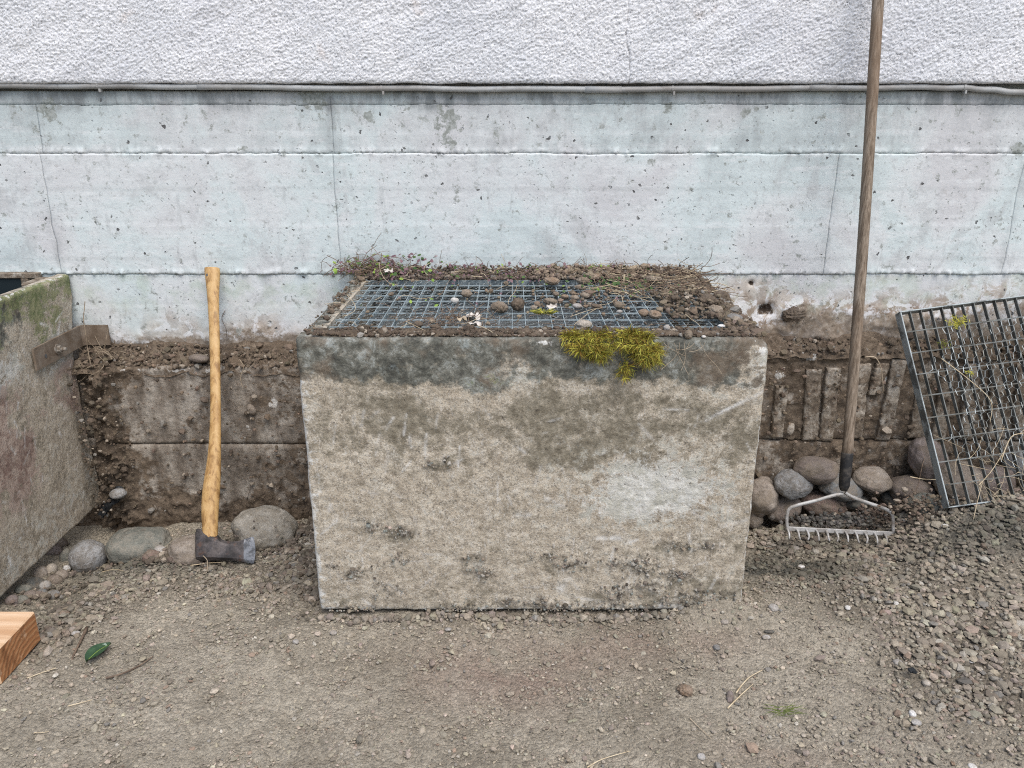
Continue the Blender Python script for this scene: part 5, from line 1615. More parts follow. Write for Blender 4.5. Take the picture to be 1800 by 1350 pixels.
# stones that stand out in the gravel
OUT = [(1360, 1068, 18, 16, 'st_pale', 'pale flat chip in the gravel right of the shaft corner'), (1274, 1093, 14, 12, 'st_pale', 'pale chip just below the right bottom corner of the middle shaft'), (1575, 1061, 9, 10, 'st_white', 'small bright white pebble in the right gravel below the yellow sprig'),
       (1352, 1110, 18, 7, 'st_dark', 'dark slate flake above a pale flake'), (1347, 1120, 16, 9, 'st_pale', 'pale flake directly below the dark slate flake'), (1260, 1138, 12, 13, 'st_grey', 'grey pebble in the ochre trodden patch'), (1283, 1226, 12, 24, 'st_pink', 'long pinkish splinter stone beside the crossed straws'),
       (1578, 1165, 16, 16, 'st_pale', 'grey angular stone left of the blue black scrap'), (1708, 1162, 12, 8, 'st_white', 'white chip in the gravel near the right edge'), (1628, 1200, 14, 14, 'st_cream', 'cream stone below the blue black scrap'), (1604, 1255, 12, 14, 'st_white', 'white angular stone at the lower right above a grey one'), (1611, 1270, 18, 14, 'st_pale', 'grey stone right under the white angular one'),
       (1709, 1348, 15, 12, 'st_white', 'rounded white stone at the bottom edge on the right'), (1675, 1342, 7, 8, 'clod_orange', 'orange brick crumb at the bottom edge'), (1680, 1240, 12, 8, 'st_red', 'reddish flat chip in the lower right gravel'), (1408, 996, 12, 9, 'st_white', 'white chip on the dark wet gravel in front of the rake'), (1399, 963, 12, 10, 'st_pale', 'grey chip on the dark wet gravel'),
       (1662, 925, 14, 10, 'st_white', 'white chip between rake and leaning grating'), (1690, 1005, 14, 12, 'st_grey', 'grey stone on the dark gravel at the right'), (1790, 997, 16, 12, 'st_cream', 'cream stone at the right edge by the dark gravel'), (1620, 897, 14, 10, 'st_tan', 'tan chip on the gravel before the grating corner'), (1490, 1068, 10, 9, 'st_white', 'white crumb in the middle of the right gravel'),
       (367, 1022, 0, 0, '', ''), (133, 1113, 14, 10, 'st_pale', 'pale chip at the top end of the twig by the timber'), (127, 1107, 14, 14, 'st_tan', 'tan stone beside the pale chip near the timber'), (520, 1128, 12, 9, 'st_pale', 'light stone in the gravel at the left foot of the shaft'), (586, 1112, 13, 9, 'st_pale', 'light stone under the left corner of the middle shaft'), (788, 1106, 12, 8, 'st_pale', 'light stone below the middle of the shaft'), (1233, 1330, 14, 12, 'st_pale', 'grey stone at the bottom edge below the grass tuft')]
for (a_, b_, c0, d0, m_, lb) in OUT:
    if not m_: continue
    q = Pz(a_, b_, 0)
    for _ in range(4): q = Pz(a_, b_, float(Zg(q[0], q[1])) + 0.004)
    s_ = scale_at(a_, b_, q[1])
    stone('gravel_stone', lb, 'stone', q, (c0 * s_ / 2, d0 * s_ / 2 * 1.1, d0 * s_ / 2 * 0.62), m_, 'larger stones lying in the gravel', 0.05, 0.16, res=I2, box=0.15)
q = Pz(1205, 1213, 0.0)
stone('earth_clod', 'orange brown dry crumbly clump in the front gravel left of the crossed straws', 'clod', q, (0.016, 0.014, 0.009), 'clod_orange', None, 0, 0.15, 0.25, res=I3)
q = P(268, 980, 1.97)
stone('earth_clod', 'dark red brown clod between the greenish slab and the axe', 'clod', q, (0.027, 0.02, 0.022), 'st_red', None, 0, 0.12, 0.2, res=I3)
q = Pz(1603, 1178, 0.01)
mb = MB(); mb.box(q, (0.018, 0.012, 0.006), rot(0.3, 0.2, 0.5), 0.002); mb.box(q + (0.003, -0.008, 0.001), (0.012, 0.008, 0.004), rot(-0.3, 0.4, 0.9), 0.001)
tag(mb.out('plastic_scrap', M['film'], origin=q), 'small blue black plastic scrap in the right gravel', 'scrap')
# pebble stuck in the footing, film scrap
stone('pebble', 'upright yellowish pebble stuck in the foundation earth between two ridges on the right', 'pebble', P(1390, 754, FY - 0.016), (0.011, 0.010, 0.019), 'st_cream', None, 0.3, 0.08)
stone('pebble', 'oval tan pebble stuck in the foundation right of the axe handle', 'pebble', P(442, 720, FY - 0.010), (0.013, 0.010, 0.018), 'st_tan', None, -0.3, 0.08)
stone('pebble', 'wide flat pebble in the ledge soil left of the axe handle', 'pebble', P(350, 630, FY + 0.01), (0.032, 0.02, 0.013), 'st_brown', None, 0.05, 0.1)
stone('earth_clod', 'dark crumbly clod stuck on the wall right of the middle shaft', 'clod', P(1396, 553, W - 0.004), (0.036, 0.016, 0.026), 'clod_dark', None, 0.0, 0.15, 0.25, res=I4)
us = np.linspace(0, 1, 14); vs = np.linspace(0, 1, 8)
fa, fb_ = P(178, 892, 2.235), P(214, 852, 2.245)
v, f, _, _ = grid(us, vs, lambda U, V: (fa[0] + (fb_[0] - fa[0]) * U + 0.006 * np.sin(9 * V), fa[1] - 0.02 * V + 0.012 * fbm(U * 4, V * 4, 2, 900), fa[2] + (fb_[2] - fa[2]) * U - 0.03 * V + 0.02 * fbm(U * 3, V * 3, 2, 905)))
v2 = np.concatenate([v, v + (0.002, 0.003, 0.0)])
F = f.tolist() + (f[:, ::-1] + len(v)).tolist()
tag(obj('plastic_film', v2, F, M['film'], origin=fa, smooth=True), 'crumpled black plastic film poking out at the foot of the left shaft', 'film')

# ------------------------------------------------------------------ axe
zb0 = P(370, 985, 1.935)[2]


def lean(px, py, Yb, zb_, k):
    a_, b_, c0 = ray(px, py)
    e = c0 / b_
    Y = (Yb + (CAM_H - zb_) * k) / (1 - e * k)
    return P(px, py, Y)


topz = zz(472, 2.335)
kA = (2.335 - 1.94) / (topz - zb0)
AX = lambda px, py: lean(px, py, 1.94, zb0, kA)
axe = thing('axe', 'axe with a curved yellow wooden handle leaning head down against the wall', 'axe', AX(395, 985))
hp_ = [(372.5, 471, 27), (373, 474, 29), (373.5, 484, 29), (374, 500, 24.5), (375, 530, 21), (376.5, 570, 19.5), (378, 620, 19), (378.5, 670, 19), (379, 720, 19.5), (378.5, 760, 21), (377, 800, 24), (374.5, 830, 29), (372, 855, 33), (369.5, 885, 33.5), (369, 910, 31), (369.5, 940, 28), (370, 975, 26)]
pts = np.array([AX(a_, b_) for a_, b_, _ in hp_])
rad = np.array([c0 * scale_at(a_, b_, AX(a_, b_)[1]) / 2 for a_, b_, c0 in hp_])
n_ = 60
pts2 = smooth_path(pts, n_)
rad2 = np.interp(np.linspace(0, len(rad) - 1, n_), np.arange(len(rad)), rad)
for _ in range(8):
    pts2[2:-2] = (pts2[1:-3] + 2 * pts2[2:-2] + pts2[3:-1]) / 4
    rad2[4:-2] = (rad2[3:-3] + 2 * rad2[4:-2] + rad2[5:-1]) / 4
rad2 = rad2 * 0.95
rad2[0] *= 0.8
nrm = np.array((0, -math.cos(math.atan(kA)), math.sin(math.atan(kA))))
V = []
for i in range(n_):
    for k in range(16):
        t = 2 * math.pi * k / 16
        V.append(pts2[i] + rad2[i] * math.cos(t) * np.array((1, 0, 0)) + max(0.0095, rad2[i] * 0.62) * math.sin(t) * nrm)
F = []
for i in range(n_ - 1):
    for k in range(16):
        F.append((i * 16 + k, i * 16 + (k + 1) % 16, (i + 1) * 16 + (k + 1) % 16, (i + 1) * 16 + k))
F += [tuple(range(16))[::-1], tuple((n_ - 1) * 16 + k for k in range(16))]
hd = obj('handle', V, F, M['axe_wood'], axe, smooth=True)
q = AX(367, 485)
mb = MB(); mb.tube([q + nrm * 0.0095, q + nrm * 0.0125], 0.0042, 10); mb.out('lanyard_hole', M['core'], hd)

# head: outline in the plane of the axe, thick at the eye, thin at the edge
sec = [  # photo x, upper y, lower y, half thickness (m)
    (345.5, 930, 984, 0.0095), (348, 929, 985.5, 0.0115), (362, 932.5, 985.5, 0.0138), (376, 937.5, 985, 0.0138), (384, 941, 985, 0.0118), (389, 947.5, 984.5, 0.0092), (398, 951, 984, 0.0072), (410, 951.8, 985, 0.0056), (420, 950.8, 986.3, 0.0044), (429, 948.2, 988, 0.0034)]
edge = [(429, 948.2, 988, 0.0034), (436, 945.8, 989.6, 0.0022), (442, 943.5, 990.6, 0.0012), (446, 944.5, 990.3, 0.0003)]


def head_mesh(sec, nv=9):
    V = []; F = []
    m = len(sec)
    for (px, yu, yl, th) in sec:
        for s in (-1, 1):
            for j in range(nv):
                t = j / (nv - 1)
                bulge = math.sqrt(max(0.0, 1 - (2 * t - 1) ** 6)) * 0.9 + 0.1
                xx = px + (3.0 * (1 - (2 * t - 1) ** 2) if px > 445 else 0)
                V.append(AX(xx, yu + (yl - yu) * t) + nrm * s * th * bulge)
    S = 2 * nv
    for i in range(m - 1):
        for s in range(2):
            for j in range(nv - 1):
                a_ = i * S + s * nv + j
                qd = (a_, a_ + S, a_ + S + 1, a_ + 1)
                F.append(qd if s else qd[::-1])
        for j in (0, nv - 1):
            a_, b_ = i * S + j, i * S + nv + j
            qd = (a_, b_, b_ + S, a_ + S)
            F.append(qd if j == 0 else qd[::-1])
    for i in (0, m - 1):
        for j in range(nv - 1):
            a_, b_ = i * S + j, i * S + nv + j
            qd = (a_, a_ + 1, b_ + 1, b_)
            F.append(qd if i == 0 else qd[::-1])
    return V, F


V, F = head_mesh(sec)
hdm = obj('axe_head', V, F, M['axe_steel'], axe, smooth=False)
V, F = head_mesh(edge)
obj('cutting_edge', V, F, M['axe_edge'], hdm, smooth=False)

# ------------------------------------------------------------------ rake
rzb = P(1480, 935, 2.05)[2]
kR = (2.312 - 2.05) / (1.78 - rzb)          # its far end rests on the plaster above the picture
RK = lambda px, py: lean(px, py, 2.05, rzb, kR)
rake = thing('garden_rake', 'garden rake with a long grey wooden handle, its tines resting on the gravel', 'rake', RK(1480, 935))
a_, b_ = RK(1489, 800), RK(1545, 0)
d = (b_ - a_)
top_ = a_ + d * ((1.78 - a_[2]) / d[2])
rnd = []
N = 40
pp = [a_ - d * 0.012 + (top_ - a_) * t for t in np.linspace(0, 1, N)]
pp = np.array(pp); pp[:, 0] += 0.003 * np.sin(np.linspace(0, 5, N))
mb = MB(); mb.tube(pp, np.linspace(0.0150, 0.0142, N), 14)
mb.out('handle', M['rake_wood'], rake, smooth=True)
s0, s1 = RK(1489.5, 795), RK(1483, 862)
mb = MB(); mb.tube([s0, s0 + (s1 - s0) * 0.03, s0 + (s1 - s0) * 0.5, s1 - (s1 - s0) * 0.12, s1], [0.0160, 0.0168, 0.0162, 0.0150, 0.010], 14)
mb.out('ferrule', M['ferrule'], rake, smooth=True)
for (lst) in ([(1482, 868), (1465, 871), (1430, 881), (1398, 889), (1388, 894), (1384, 903), (1383, 920), (1386, 934)], [(1486, 866), (1495, 872), (1520, 882), (1552, 893), (1566, 901), (1570, 912), (1570, 925), (1571, 937)]):
    pts = smooth_path([RK(*q) for q in lst], 40)
    mb = MB(); mb.tube(pts, 0.0052, 8, flat=0.75)
    mb.out('bow_arm', M['rake_metal'], rake, smooth=True)
ba, bb = RK(1381, 929), RK(1573, 938.5)
mid_ = (ba + bb) / 2; dv = bb - ba; Lb = np.linalg.norm(dv); dv /= Lb
upv = np.array((0, kR, 1.0)); upv -= dv * upv.dot(dv); upv /= np.linalg.norm(upv)
fw = np.cross(dv, upv)
if fw[1] > 0: fw = -fw
mb = MB(); mb.box(mid_, (Lb, 0.005, 0.013), np.stack([dv, fw, upv], 1), 0.0012)
mb.out('tine_bar', M['rake_metal'], rake)
for k in range(12):
    q = ba + dv * Lb * (0.012 + 0.976 * k / 11)
    j = 0.05 * math.sin(k * 4.7)
    pts = smooth_path([q, q + fw * 0.010 - upv * 0.002, q + fw * 0.019 - upv * 0.006, q + fw * 0.025 - upv * 0.013, q + fw * (0.028 + 0.01 * j) - upv * 0.022 + dv * 0.004 * math.sin(k * 2.1)], 12)
    mb = MB(); mb.tube(pts, np.linspace(0.0042, 0.0024, 12), 7, flat=0.8)
    mb.out('tine', M['rake_metal'], rake, smooth=True)

# ------------------------------------------------------------------ timber beam
x1, x0, y0, y1, z1 = -1.068, -2.0, 1.372, 1.522, 0.068
org = np.array((x1, y0, -0.008))
mb = MB(); mb.box(((x0 + x1) / 2, (y0 + y1) / 2, (z1 - 0.010) / 2), (x1 - x0, y1 - y0, z1 + 0.010), None, 0.003)
V = np.concatenate(mb.v)
me_f = mb.f
cent = np.array([V[list(q)].mean(0) for q in me_f])
mi = (cent[:, 0] > x1 - 0.0015).astype(int)
tag(obj('timber_beam', V, me_f, None, origin=org, mats=[M['pine'], M['pine_end']], midx=mi), 'sawn end of a fresh orange pine timber lying on the gravel at the left edge', 'timber')


# ------------------------------------------------------------------ moss, weeds, leaves, twigs
def blade(mb_, base, direc, length, width, bend, nseg=4, twist=0.0):
    d = np.asarray(direc, float); d /= np.linalg.norm(d)
    side = np.cross(d, (0.2, -1, 0.15)); side /= np.linalg.norm(side) + 1e-9
    side = side * math.cos(twist) + np.cross(d, side) * math.sin(twist)
    p_ = np.asarray(base, float).copy()
    V = []
    for i in range(nseg + 1):
        t = i / nseg
        wd = width * (1 - t) ** 0.7 * (0.75 + 0.5 * math.sin(math.pi * min(1, t * 1.2)))
        V += [p_ - side * wd / 2, p_ + side * wd / 2]
        p_ = p_ + d * length / nseg
        d = d + np.asarray(bend) / nseg; d /= np.linalg.norm(d)
    F = [(2 * i, 2 * i + 1, 2 * i + 3, 2 * i + 2) for i in range(nseg)]
    mb_.add(V, F)


def moss(label, blobs, group=None):
    """blobs: (photo x, y of the tuft's root, radius px, count, blade length m)"""
    root = P(blobs[0][0], blobs[0][1], BY - 0.006)
    t = thing('moss_clump', label, 'moss', root, group)
    parts = {'moss_a': MB(), 'moss_b': MB(), 'moss_c': MB()}
    for (px, py, r_, cnt, ln) in blobs:
        s_ = scale_at(px, py, BY)
        for k in range(int(cnt * 1.9)):
            a_ = random.uniform(0, 2 * math.pi); q = math.sqrt(random.random()) * (1 + 0.5 * math.sin(3 * a_ + px) * math.sin(5 * a_ + py))
            ox, oz = math.cos(a_) * q * r_ * s_, math.sin(a_) * q * r_ * s_ * 0.8
            c0 = P(px, py, BY - 0.004)
            inner = max(0.0, 1 - q)
            zc_ = c0[2] + oz
            yb_ = BY - 0.006 - 0.028 * inner
            if zc_ > BTOP - 0.004: yb_ = BY - 0.006 + (zc_ - BTOP + 0.004) * 0.9; zc_ = BTOP + 0.004 + 0.3 * (zc_ - BTOP)
            base = np.array((c0[0] + ox, yb_, zc_))
            dr = np.array((0.5 * math.cos(a_) * q + random.gauss(0, 0.6), -0.6 + random.gauss(0, 0.35), 0.4 * math.sin(a_) * q + random.gauss(-0.15, 0.6)))
            kind = random.choices(('moss_a', 'moss_b', 'moss_c'), (0.48, 0.42, 0.26))[0]
            blade(parts[kind], base, dr, ln * random.uniform(0.5, 1.25), random.uniform(0.0008, 0.0019), (random.gauss(0, 1.0), random.gauss(0, 0.4), -1.3 * random.random() + 0.3), 4, random.uniform(-1.2, 1.2))
    for k, nm in (('moss_a', 'moss_blades'), ('moss_b', 'moss_blades'), ('moss_c', 'moss_blades')):
        o = parts[k].out(nm, M[k], t)
        o['label'] = {'moss_a': 'bright yellow green blades', 'moss_b': 'ochre brown blades', 'moss_c': 'dark olive blades'}[k]


moss('wide yellow green moss clump, left of the two hanging over the shaft front', [(1003, 592, 18, 220, 0.018), (1034, 597, 24, 340, 0.022), (1045, 614, 15, 170, 0.024), (1062, 588, 14, 140, 0.018), (1018, 610, 12, 90, 0.024), (1072, 602, 12, 90, 0.022), (1056, 618, 12, 80, 0.026)])
moss('taller yellow green moss clump with a trailing tail, right of the two', [(1126, 600, 27, 430, 0.024), (1134, 620, 22, 290, 0.027), (1112, 585, 20, 200, 0.018), (1096, 600, 14, 120, 0.024), (1098, 642, 10, 60, 0.028), (1096, 658, 7, 30, 0.022), (1150, 612, 12, 100, 0.024)])


def tuft(name, label, cat, px, py, z, n_, ln, mats_, spread=0.02, up=0.7, wd=0.0025):
    q = Pz(px, py, z)
    ms = {k: MB() for k in mats_}
    for k in range(n_):
        a_ = random.uniform(0, 6.28)
        r_ = spread * math.sqrt(random.random())
        blade(ms[random.choice(mats_)], q + (math.cos(a_) * r_, math.sin(a_) * r_ * 0.7, 0.001), (math.cos(a_), math.sin(a_), up), ln * random.uniform(0.5, 1.3), wd, (0, 0, -0.8))
    allv = [m_ for m_ in ms.values() if m_.n]
    V = np.concatenate([np.concatenate(m_.v) for m_ in allv])
    F = []; mi = []; o_ = 0
    for i, m_ in enumerate(allv):
        F += [[k + o_ for k in fc] for fc in m_.f]; mi += [i] * len(m_.f); o_ += m_.n
    return tag(obj(name, V, F, None, origin=q, mats=[M[k] for k in mats_ if ms[k].n], midx=mi), label, cat)


tuft('moss_tuft', 'small green moss tuft lying on the middle of the level grating', 'moss', 956, 551, BTOP, 120, 0.016, ('moss_a', 'moss_c'), 0.022)
q = bl + wx * 0.155 + uax * (Ld - 0.055)


def tuft3(name, label, cat, base, n_, ln, mat, wd=0.002, dirs=None, spread=0.012):
    mb_ = MB()
    for k in range(n_):
        d = dirs() if dirs else np.array((random.gauss(0, 1), -abs(random.gauss(0, 0.6)), random.gauss(0, 1)))
        o_ = np.array((random.gauss(0, spread), random.gauss(0, spread * 0.3), random.gauss(0, spread * 0.6)))
        blade(mb_, np.asarray(base) + o_, d, ln * random.uniform(0.5, 1.2), wd, (random.gauss(0, 0.4), 0, -0.4))
    return tag(mb_.out(name, M[mat], origin=base), label, cat)


tuft3('moss_tuft', 'yellow green moss tuft stuck near the top bar of the tilted grating', 'moss', q + nax * 0.006, 130, 0.014, 'moss_a', spread=0.013)
tuft3('moss_tuft', 'thin moss strand below the tuft on the tilted grating', 'moss', bl + wx * 0.10 + uax * (Ld - 0.115) + nax * 0.006, 40, 0.014, 'moss_c', spread=0.009)
tuft3('moss_tuft', 'little green moss speck in the middle of the tilted grating', 'moss', bl + wx * 0.15 + uax * (Ld - 0.21) + nax * 0.006, 30, 0.010, 'moss_a', spread=0.006)
tuft3('plant_sprig', 'small bright yellow sprig lying on the gravel below the rake', 'sprig', P(1597, 1005, 1.86), 12, 0.03, 'moss_a', 0.003, lambda: np.array((random.uniform(0.2, 1), random.gauss(0, 0.4), random.uniform(0.2, 1))), 0.006)
qg = Pz(1375, 1250, 0.004)
tuft3('grass_tuft', 'green grass tuft torn out and lying on the front gravel', 'grass tuft', qg, 24, 0.05, 'leaf_grass', 0.0018, lambda: np.array((random.choice((-1, 1, 1)) * random.uniform(0.5, 1), random.gauss(0, 0.25), random.uniform(0, 0.25))), 0.008)

# weeds growing along the back of the shaft and over the grating (uncountable)
wm_ = {k: MB() for k in ('leaf_green', 'leaf_dark', 'leaf_purple', 'stem', 'straw')}


def leaflet(mb_, c, r_):
    n_ = np.array((random.gauss(0, 0.6), random.gauss(-0.5, 0.5), 1.0)); n_ /= np.linalg.norm(n_)
    a_ = np.cross(n_, (random.gauss(0, 1), random.gauss(0, 1), 0.1)); a_ /= np.linalg.norm(a_)
    b_ = np.cross(n_, a_)
    V = [c + a_ * r_ * 1.2, c + (a_ * 0.3 + b_ * 0.8) * r_, c + (-a_ * 0.8 + b_ * 0.4) * r_, c + (-a_ * 0.8 - b_ * 0.4) * r_, c + (a_ * 0.3 - b_ * 0.8) * r_]
    mb_.add(V, [(0, 1, 2, 3, 4)])


def strand(mb_, p0, direc, ln, rad=0.0007, curl=0.6, n=8, g=-0.25):
    d = np.asarray(direc, float); d /= np.linalg.norm(d)
    p_ = np.asarray(p0, float); pts = [p_]
    w_ = np.array((random.gauss(0, curl), random.gauss(0, curl * 0.5), random.gauss(0, curl * 0.6)))
    for i in range(n):
        p_ = p_ + d * ln / n
        if p_[1] > W - 0.008: p_ = p_.copy(); p_[1] = W - 0.008
        pts.append(p_)
        d = d + w_ / n * 2 + np.array((0, 0, g)) / n + np.array((random.gauss(0, 0.12), random.gauss(0, 0.08), random.gauss(0, 0.10)))
        d /= np.linalg.norm(d)
    mb_.tube(np.array(pts), rad, 4, cap=False)
    return pts


for k in range(620):
    x = random.uniform(BX0 + 0.03, 0.44)
    wl_ = 1.0 if x < 0.08 else 0.45
    if random.random() > wl_: continue
    y = W - 0.012 - abs(random.gauss(0, 0.055))
    hgt = (0.03 if y > W - 0.06 else 0.012) * (1.9 if x < BX0 + 0.26 else 1.0)
    base = np.array((x, y, BTOP + random.uniform(0.0, hgt)))
    leaf_ = random.choices(('leaf_purple', 'leaf_dark', 'leaf_green'), (0.62, 0.22, 0.16))[0]
    leaflet(wm_[leaf_], base, random.uniform(0.003, 0.008))
for k in range(420):
    x = random.uniform(BX0 + 0.02, 0.47)
    y = W - 0.015 - abs(random.gauss(0, 0.05))
    strand(wm_['stem' if random.random() < 0.8 else 'straw'], (x, y, BTOP + random.uniform(0, 0.02)), (random.gauss(0, 1), random.gauss(-0.2, 0.5), random.uniform(-0.1, 0.6)), random.uniform(0.02, 0.07), random.uniform(0.0005, 0.0009), 1.0, 7, -1.1)
# heap of creeper at the left back corner
for k in range(170):
    c0 = np.array((P(655, 470, W)[0] + random.gauss(0, 0.05), W - 0.03 - abs(random.gauss(0, 0.03)), BTOP + 0.005 + abs(random.gauss(0, 0.015))))
    strand(wm_['stem'], c0, (random.gauss(-0.2, 1), random.gauss(0, 0.4), random.uniform(0, 1.0)), random.uniform(0.03, 0.085), random.uniform(0.0005, 0.0010), 1.6, 9, -1.2)
for k in range(160):
    c0 = np.array((P(668, 470, W)[0] + random.gauss(0, 0.06), W - 0.03 - abs(random.gauss(0, 0.03)), BTOP + 0.004 + abs(random.gauss(0, 0.02))))
    leaflet(wm_[random.choice(('leaf_purple', 'leaf_dark', 'leaf_green', 'leaf_purple'))], c0, random.uniform(0.004, 0.009))
# dead grass at the right back corner and over the right rim
for k in range(420):
    x = random.uniform(0.26, 0.54); y = random.uniform(2.02, W - 0.012)
    strand(wm_['stem' if random.random() < 0.75 else 'straw'], (x, y, BTOP + random.uniform(0.002, 0.03) * (1 if y > 2.2 else 0.5)), (random.gauss(0.3, 1), random.gauss(-0.6, 0.6), random.uniform(-0.2, 0.1)), random.uniform(0.03, 0.11), random.uniform(0.0005, 0.0010), 0.7, 7, -0.3)
for k in range(110):
    leaflet(wm_['leaf_dark'], np.array((random.gauss(0.30, 0.06), random.gauss(2.15, 0.06), BTOP + random.uniform(0.0, 0.015))), random.uniform(0.003, 0.007))
for k in range(70):
    x = random.gauss(-0.12, 0.05); y = random.gauss(1.78, 0.02)
    strand(wm_['stem'], (x, y, BTOP + 0.001), (random.gauss(0, 1), random.gauss(0, 1), 0.15), random.uniform(0.03, 0.07), 0.0006, 1.5, 8, -0.3)
for k in range(90):
    strand(wm_['stem' if k % 3 else 'straw'], (random.uniform(GX0, GX1), random.uniform(GY0, GY1), BTOP + 0.001), (random.gauss(0, 1), random.gauss(0, 0.6), 0.05), random.uniform(0.03, 0.10), 0.0006, 0.9, 8, -0.1)
for k in range(60):
    leaflet(wm_[random.choice(('leaf_dark', 'leaf_purple', 'leaf_green'))], np.array((random.uniform(GX0, GX1), random.uniform(1.9, GY1), BTOP + 0.002)), random.uniform(0.003, 0.006))
keys = [k for k in wm_ if wm_[k].n]
V = np.concatenate([np.concatenate(wm_[k].v) for k in keys]); F = []; mi = []; o_ = 0
for i, k in enumerate(keys):
    F += [[j + o_ for j in fc] for fc in wm_[k].f]; mi += [i] * len(wm_[k].f); o_ += wm_[k].n
tag(obj('weeds', V, F, None, mats=[M[k] for k in keys], midx=mi), kind='stuff')

# dead grass over the lower part of the tilted grating
mb = MB()
for k in range(150):
    a_ = random.uniform(0.06, 0.9); c0 = abs(random.gauss(0.08, 0.11))
    if c0 > Ld - 0.02: continue
    b0 = bl + wx * a_ + uax * c0 + nax * random.uniform(0.003, 0.014)
    dr = wx * random.gauss(0, 1) + uax * random.gauss(0.2, 1) + nax * random.uniform(-0.05, 0.1)
    d = dr / np.linalg.norm(dr); pts = [b0]
    ln = random.uniform(0.02, 0.09); cu = random.gauss(0, 0.9)
    for i in range(7):
        pts.append(pts[-1] + d * ln / 7)
        d = d + (wx * d.dot(uax) * -cu + uax * d.dot(wx) * cu) / 7; d /= np.linalg.norm(d)
    mb.tube(np.array(pts), random.uniform(0.00035, 0.0006), 4, cap=False)
o = mb.out('dry_grass', M['straw']); tag(o, kind='stuff')


def line_thing(name, label, cat, pts, rad, mat, n=16, taper=0.5, sides=6, group=None):
    path = smooth_path(pts, n)
    mb_ = MB(); mb_.tube(path, np.linspace(rad, rad * taper, n), sides)
    return tag(mb_.out(name, M[mat], origin=path[0], smooth=True), label, cat, group)


def onground(lst, up=0.004):
    out = []
    for (a_, b_) in lst:
        q = Pz(a_, b_, 0)
        for _ in range(4): q = Pz(a_, b_, float(Zg(q[0], q[1])) + up)
        out.append(q)
    return out


GT = 'twigs and straws on the ground'
line_thing('twig', 'short thick brown twig between the timber and the green leaf', 'twig', onground([(152, 1104), (146, 1118), (139, 1132), (127, 1156)], 0.006), 0.0040, 'twig', group=GT)
line_thing('twig', 'long thin dark twig on the pale ground right of the green leaf', 'twig', onground([(186, 1192), (215, 1184), (245, 1170), (269, 1154)], 0.005), 0.0026, 'twig', group=GT)
line_thing('twig', 'thin curved dark twig above the thick one', 'twig', onground([(140, 1092), (165, 1085), (190, 1088)], 0.004), 0.0016, 'twig', group=GT)
line_thing('straw', 'pale straw left of the long dark twig', 'straw', onground([(48, 1192), (72, 1183), (99, 1174)]), 0.0014, 'straw', group=GT)
line_thing('straw', 'short pale straw in the lower left on bare ground', 'straw', onground([(120, 1241), (140, 1236), (162, 1230)]), 0.0014, 'straw', group=GT)
line_thing('straw', 'faint straw at the very lower left', 'straw', onground([(60, 1288), (72, 1288), (86, 1286)]), 0.0011, 'straw', group=GT)
line_thing('straw', 'bent straw, upper one of the crossed pair near the grass tuft', 'straw', onground([(1294, 1218), (1305, 1203), (1318, 1190), (1340, 1178)], 0.006), 0.0018, 'straw', group=GT)
line_thing('straw', 'straight straw, lower one of the crossed pair near the grass tuft', 'straw', onground([(1279, 1245), (1300, 1224), (1324, 1202)], 0.006), 0.0018, 'straw', group=GT)
line_thing('straw', 'pinkish stalk lying below the left of the grass tuft', 'straw', onground([(1212, 1262), (1228, 1278), (1250, 1298)]), 0.0013, 'root', group=GT)
line_thing('straw', 'pale stalk at the bottom edge right of the middle', 'straw', onground([(1032, 1349), (1060, 1334), (1108, 1320)], 0.005), 0.0014, 'straw', group=GT)
line_thing('straw', 'thin stalk standing below the right corner of the middle shaft', 'straw', onground([(1258, 1070), (1262, 1085), (1266, 1098)]), 0.0009, 'straw', group=GT)
line_thing('straw', 'dry stalk on the dark gravel between the greenish slab and the left pebbles', 'straw', onground([(178, 1006), (200, 1001), (218, 1004)], 0.006), 0.0012, 'straw', group=GT)
line_thing('straw', 'pale stalk lying in front of the axe head', 'straw', onground([(335, 994), (365, 990), (395, 988)], 0.012), 0.0013, 'straw', group=GT)
line_thing('twig', 'hooked thin twig standing up before the axe head', 'twig', [P(357, 977, 1.915), P(363, 983, 1.91), P(365, 990, 1.905), P(364, 1005, 1.89)], 0.0013, 'root', group=GT)
line_thing('stalk', 'dry stalk poking out of the gravel below the tilted grating', 'straw', [P(1710, 918, 1.93), P(1716, 890, 1.94), P(1723, 862, 1.96), P(1727, 848, 1.97)], 0.0013, 'straw')
line_thing('stalk', 'pale straw slanting across the lower tilted grating', 'straw', [bl + wx * 0.09 + uax * 0.05 + nax * 0.012, bl + wx * 0.14 + uax * 0.09 + nax * 0.015, bl + wx * 0.2 + uax * 0.15 + nax * 0.01], 0.0013, 'straw')
line_thing('stalk', 'long bent pale stalk hanging across the middle of the tilted grating', 'straw', [bl + wx * 0.08 + uax * 0.42 + nax * 0.008, bl + wx * 0.14 + uax * 0.35 + nax * 0.010, bl + wx * 0.185 + uax * 0.28 + nax * 0.012, bl + wx * 0.17 + uax * 0.22 + nax * 0.008], 0.0015, 'straw')
line_thing('stalk', 'curled pale stalk on the tilted grating at the right picture edge', 'straw', [bl + wx * 0.17 + uax * 0.11 + nax * 0.012, bl + wx * 0.21 + uax * 0.17 + nax * 0.02, bl + wx * 0.26 + uax * 0.18 + nax * 0.015, bl + wx * 0.30 + uax * 0.22 + nax * 0.012], 0.0016, 'straw')
line_thing('stalk', 'thin brown stem leaning left of the tilted grating above the earthy cobble', 'stem', [P(1585, 880, 2.05), P(1610, 862, 2.08), P(1622, 815, 2.15), P(1634, 772, 2.2)], 0.0012, 'stem')
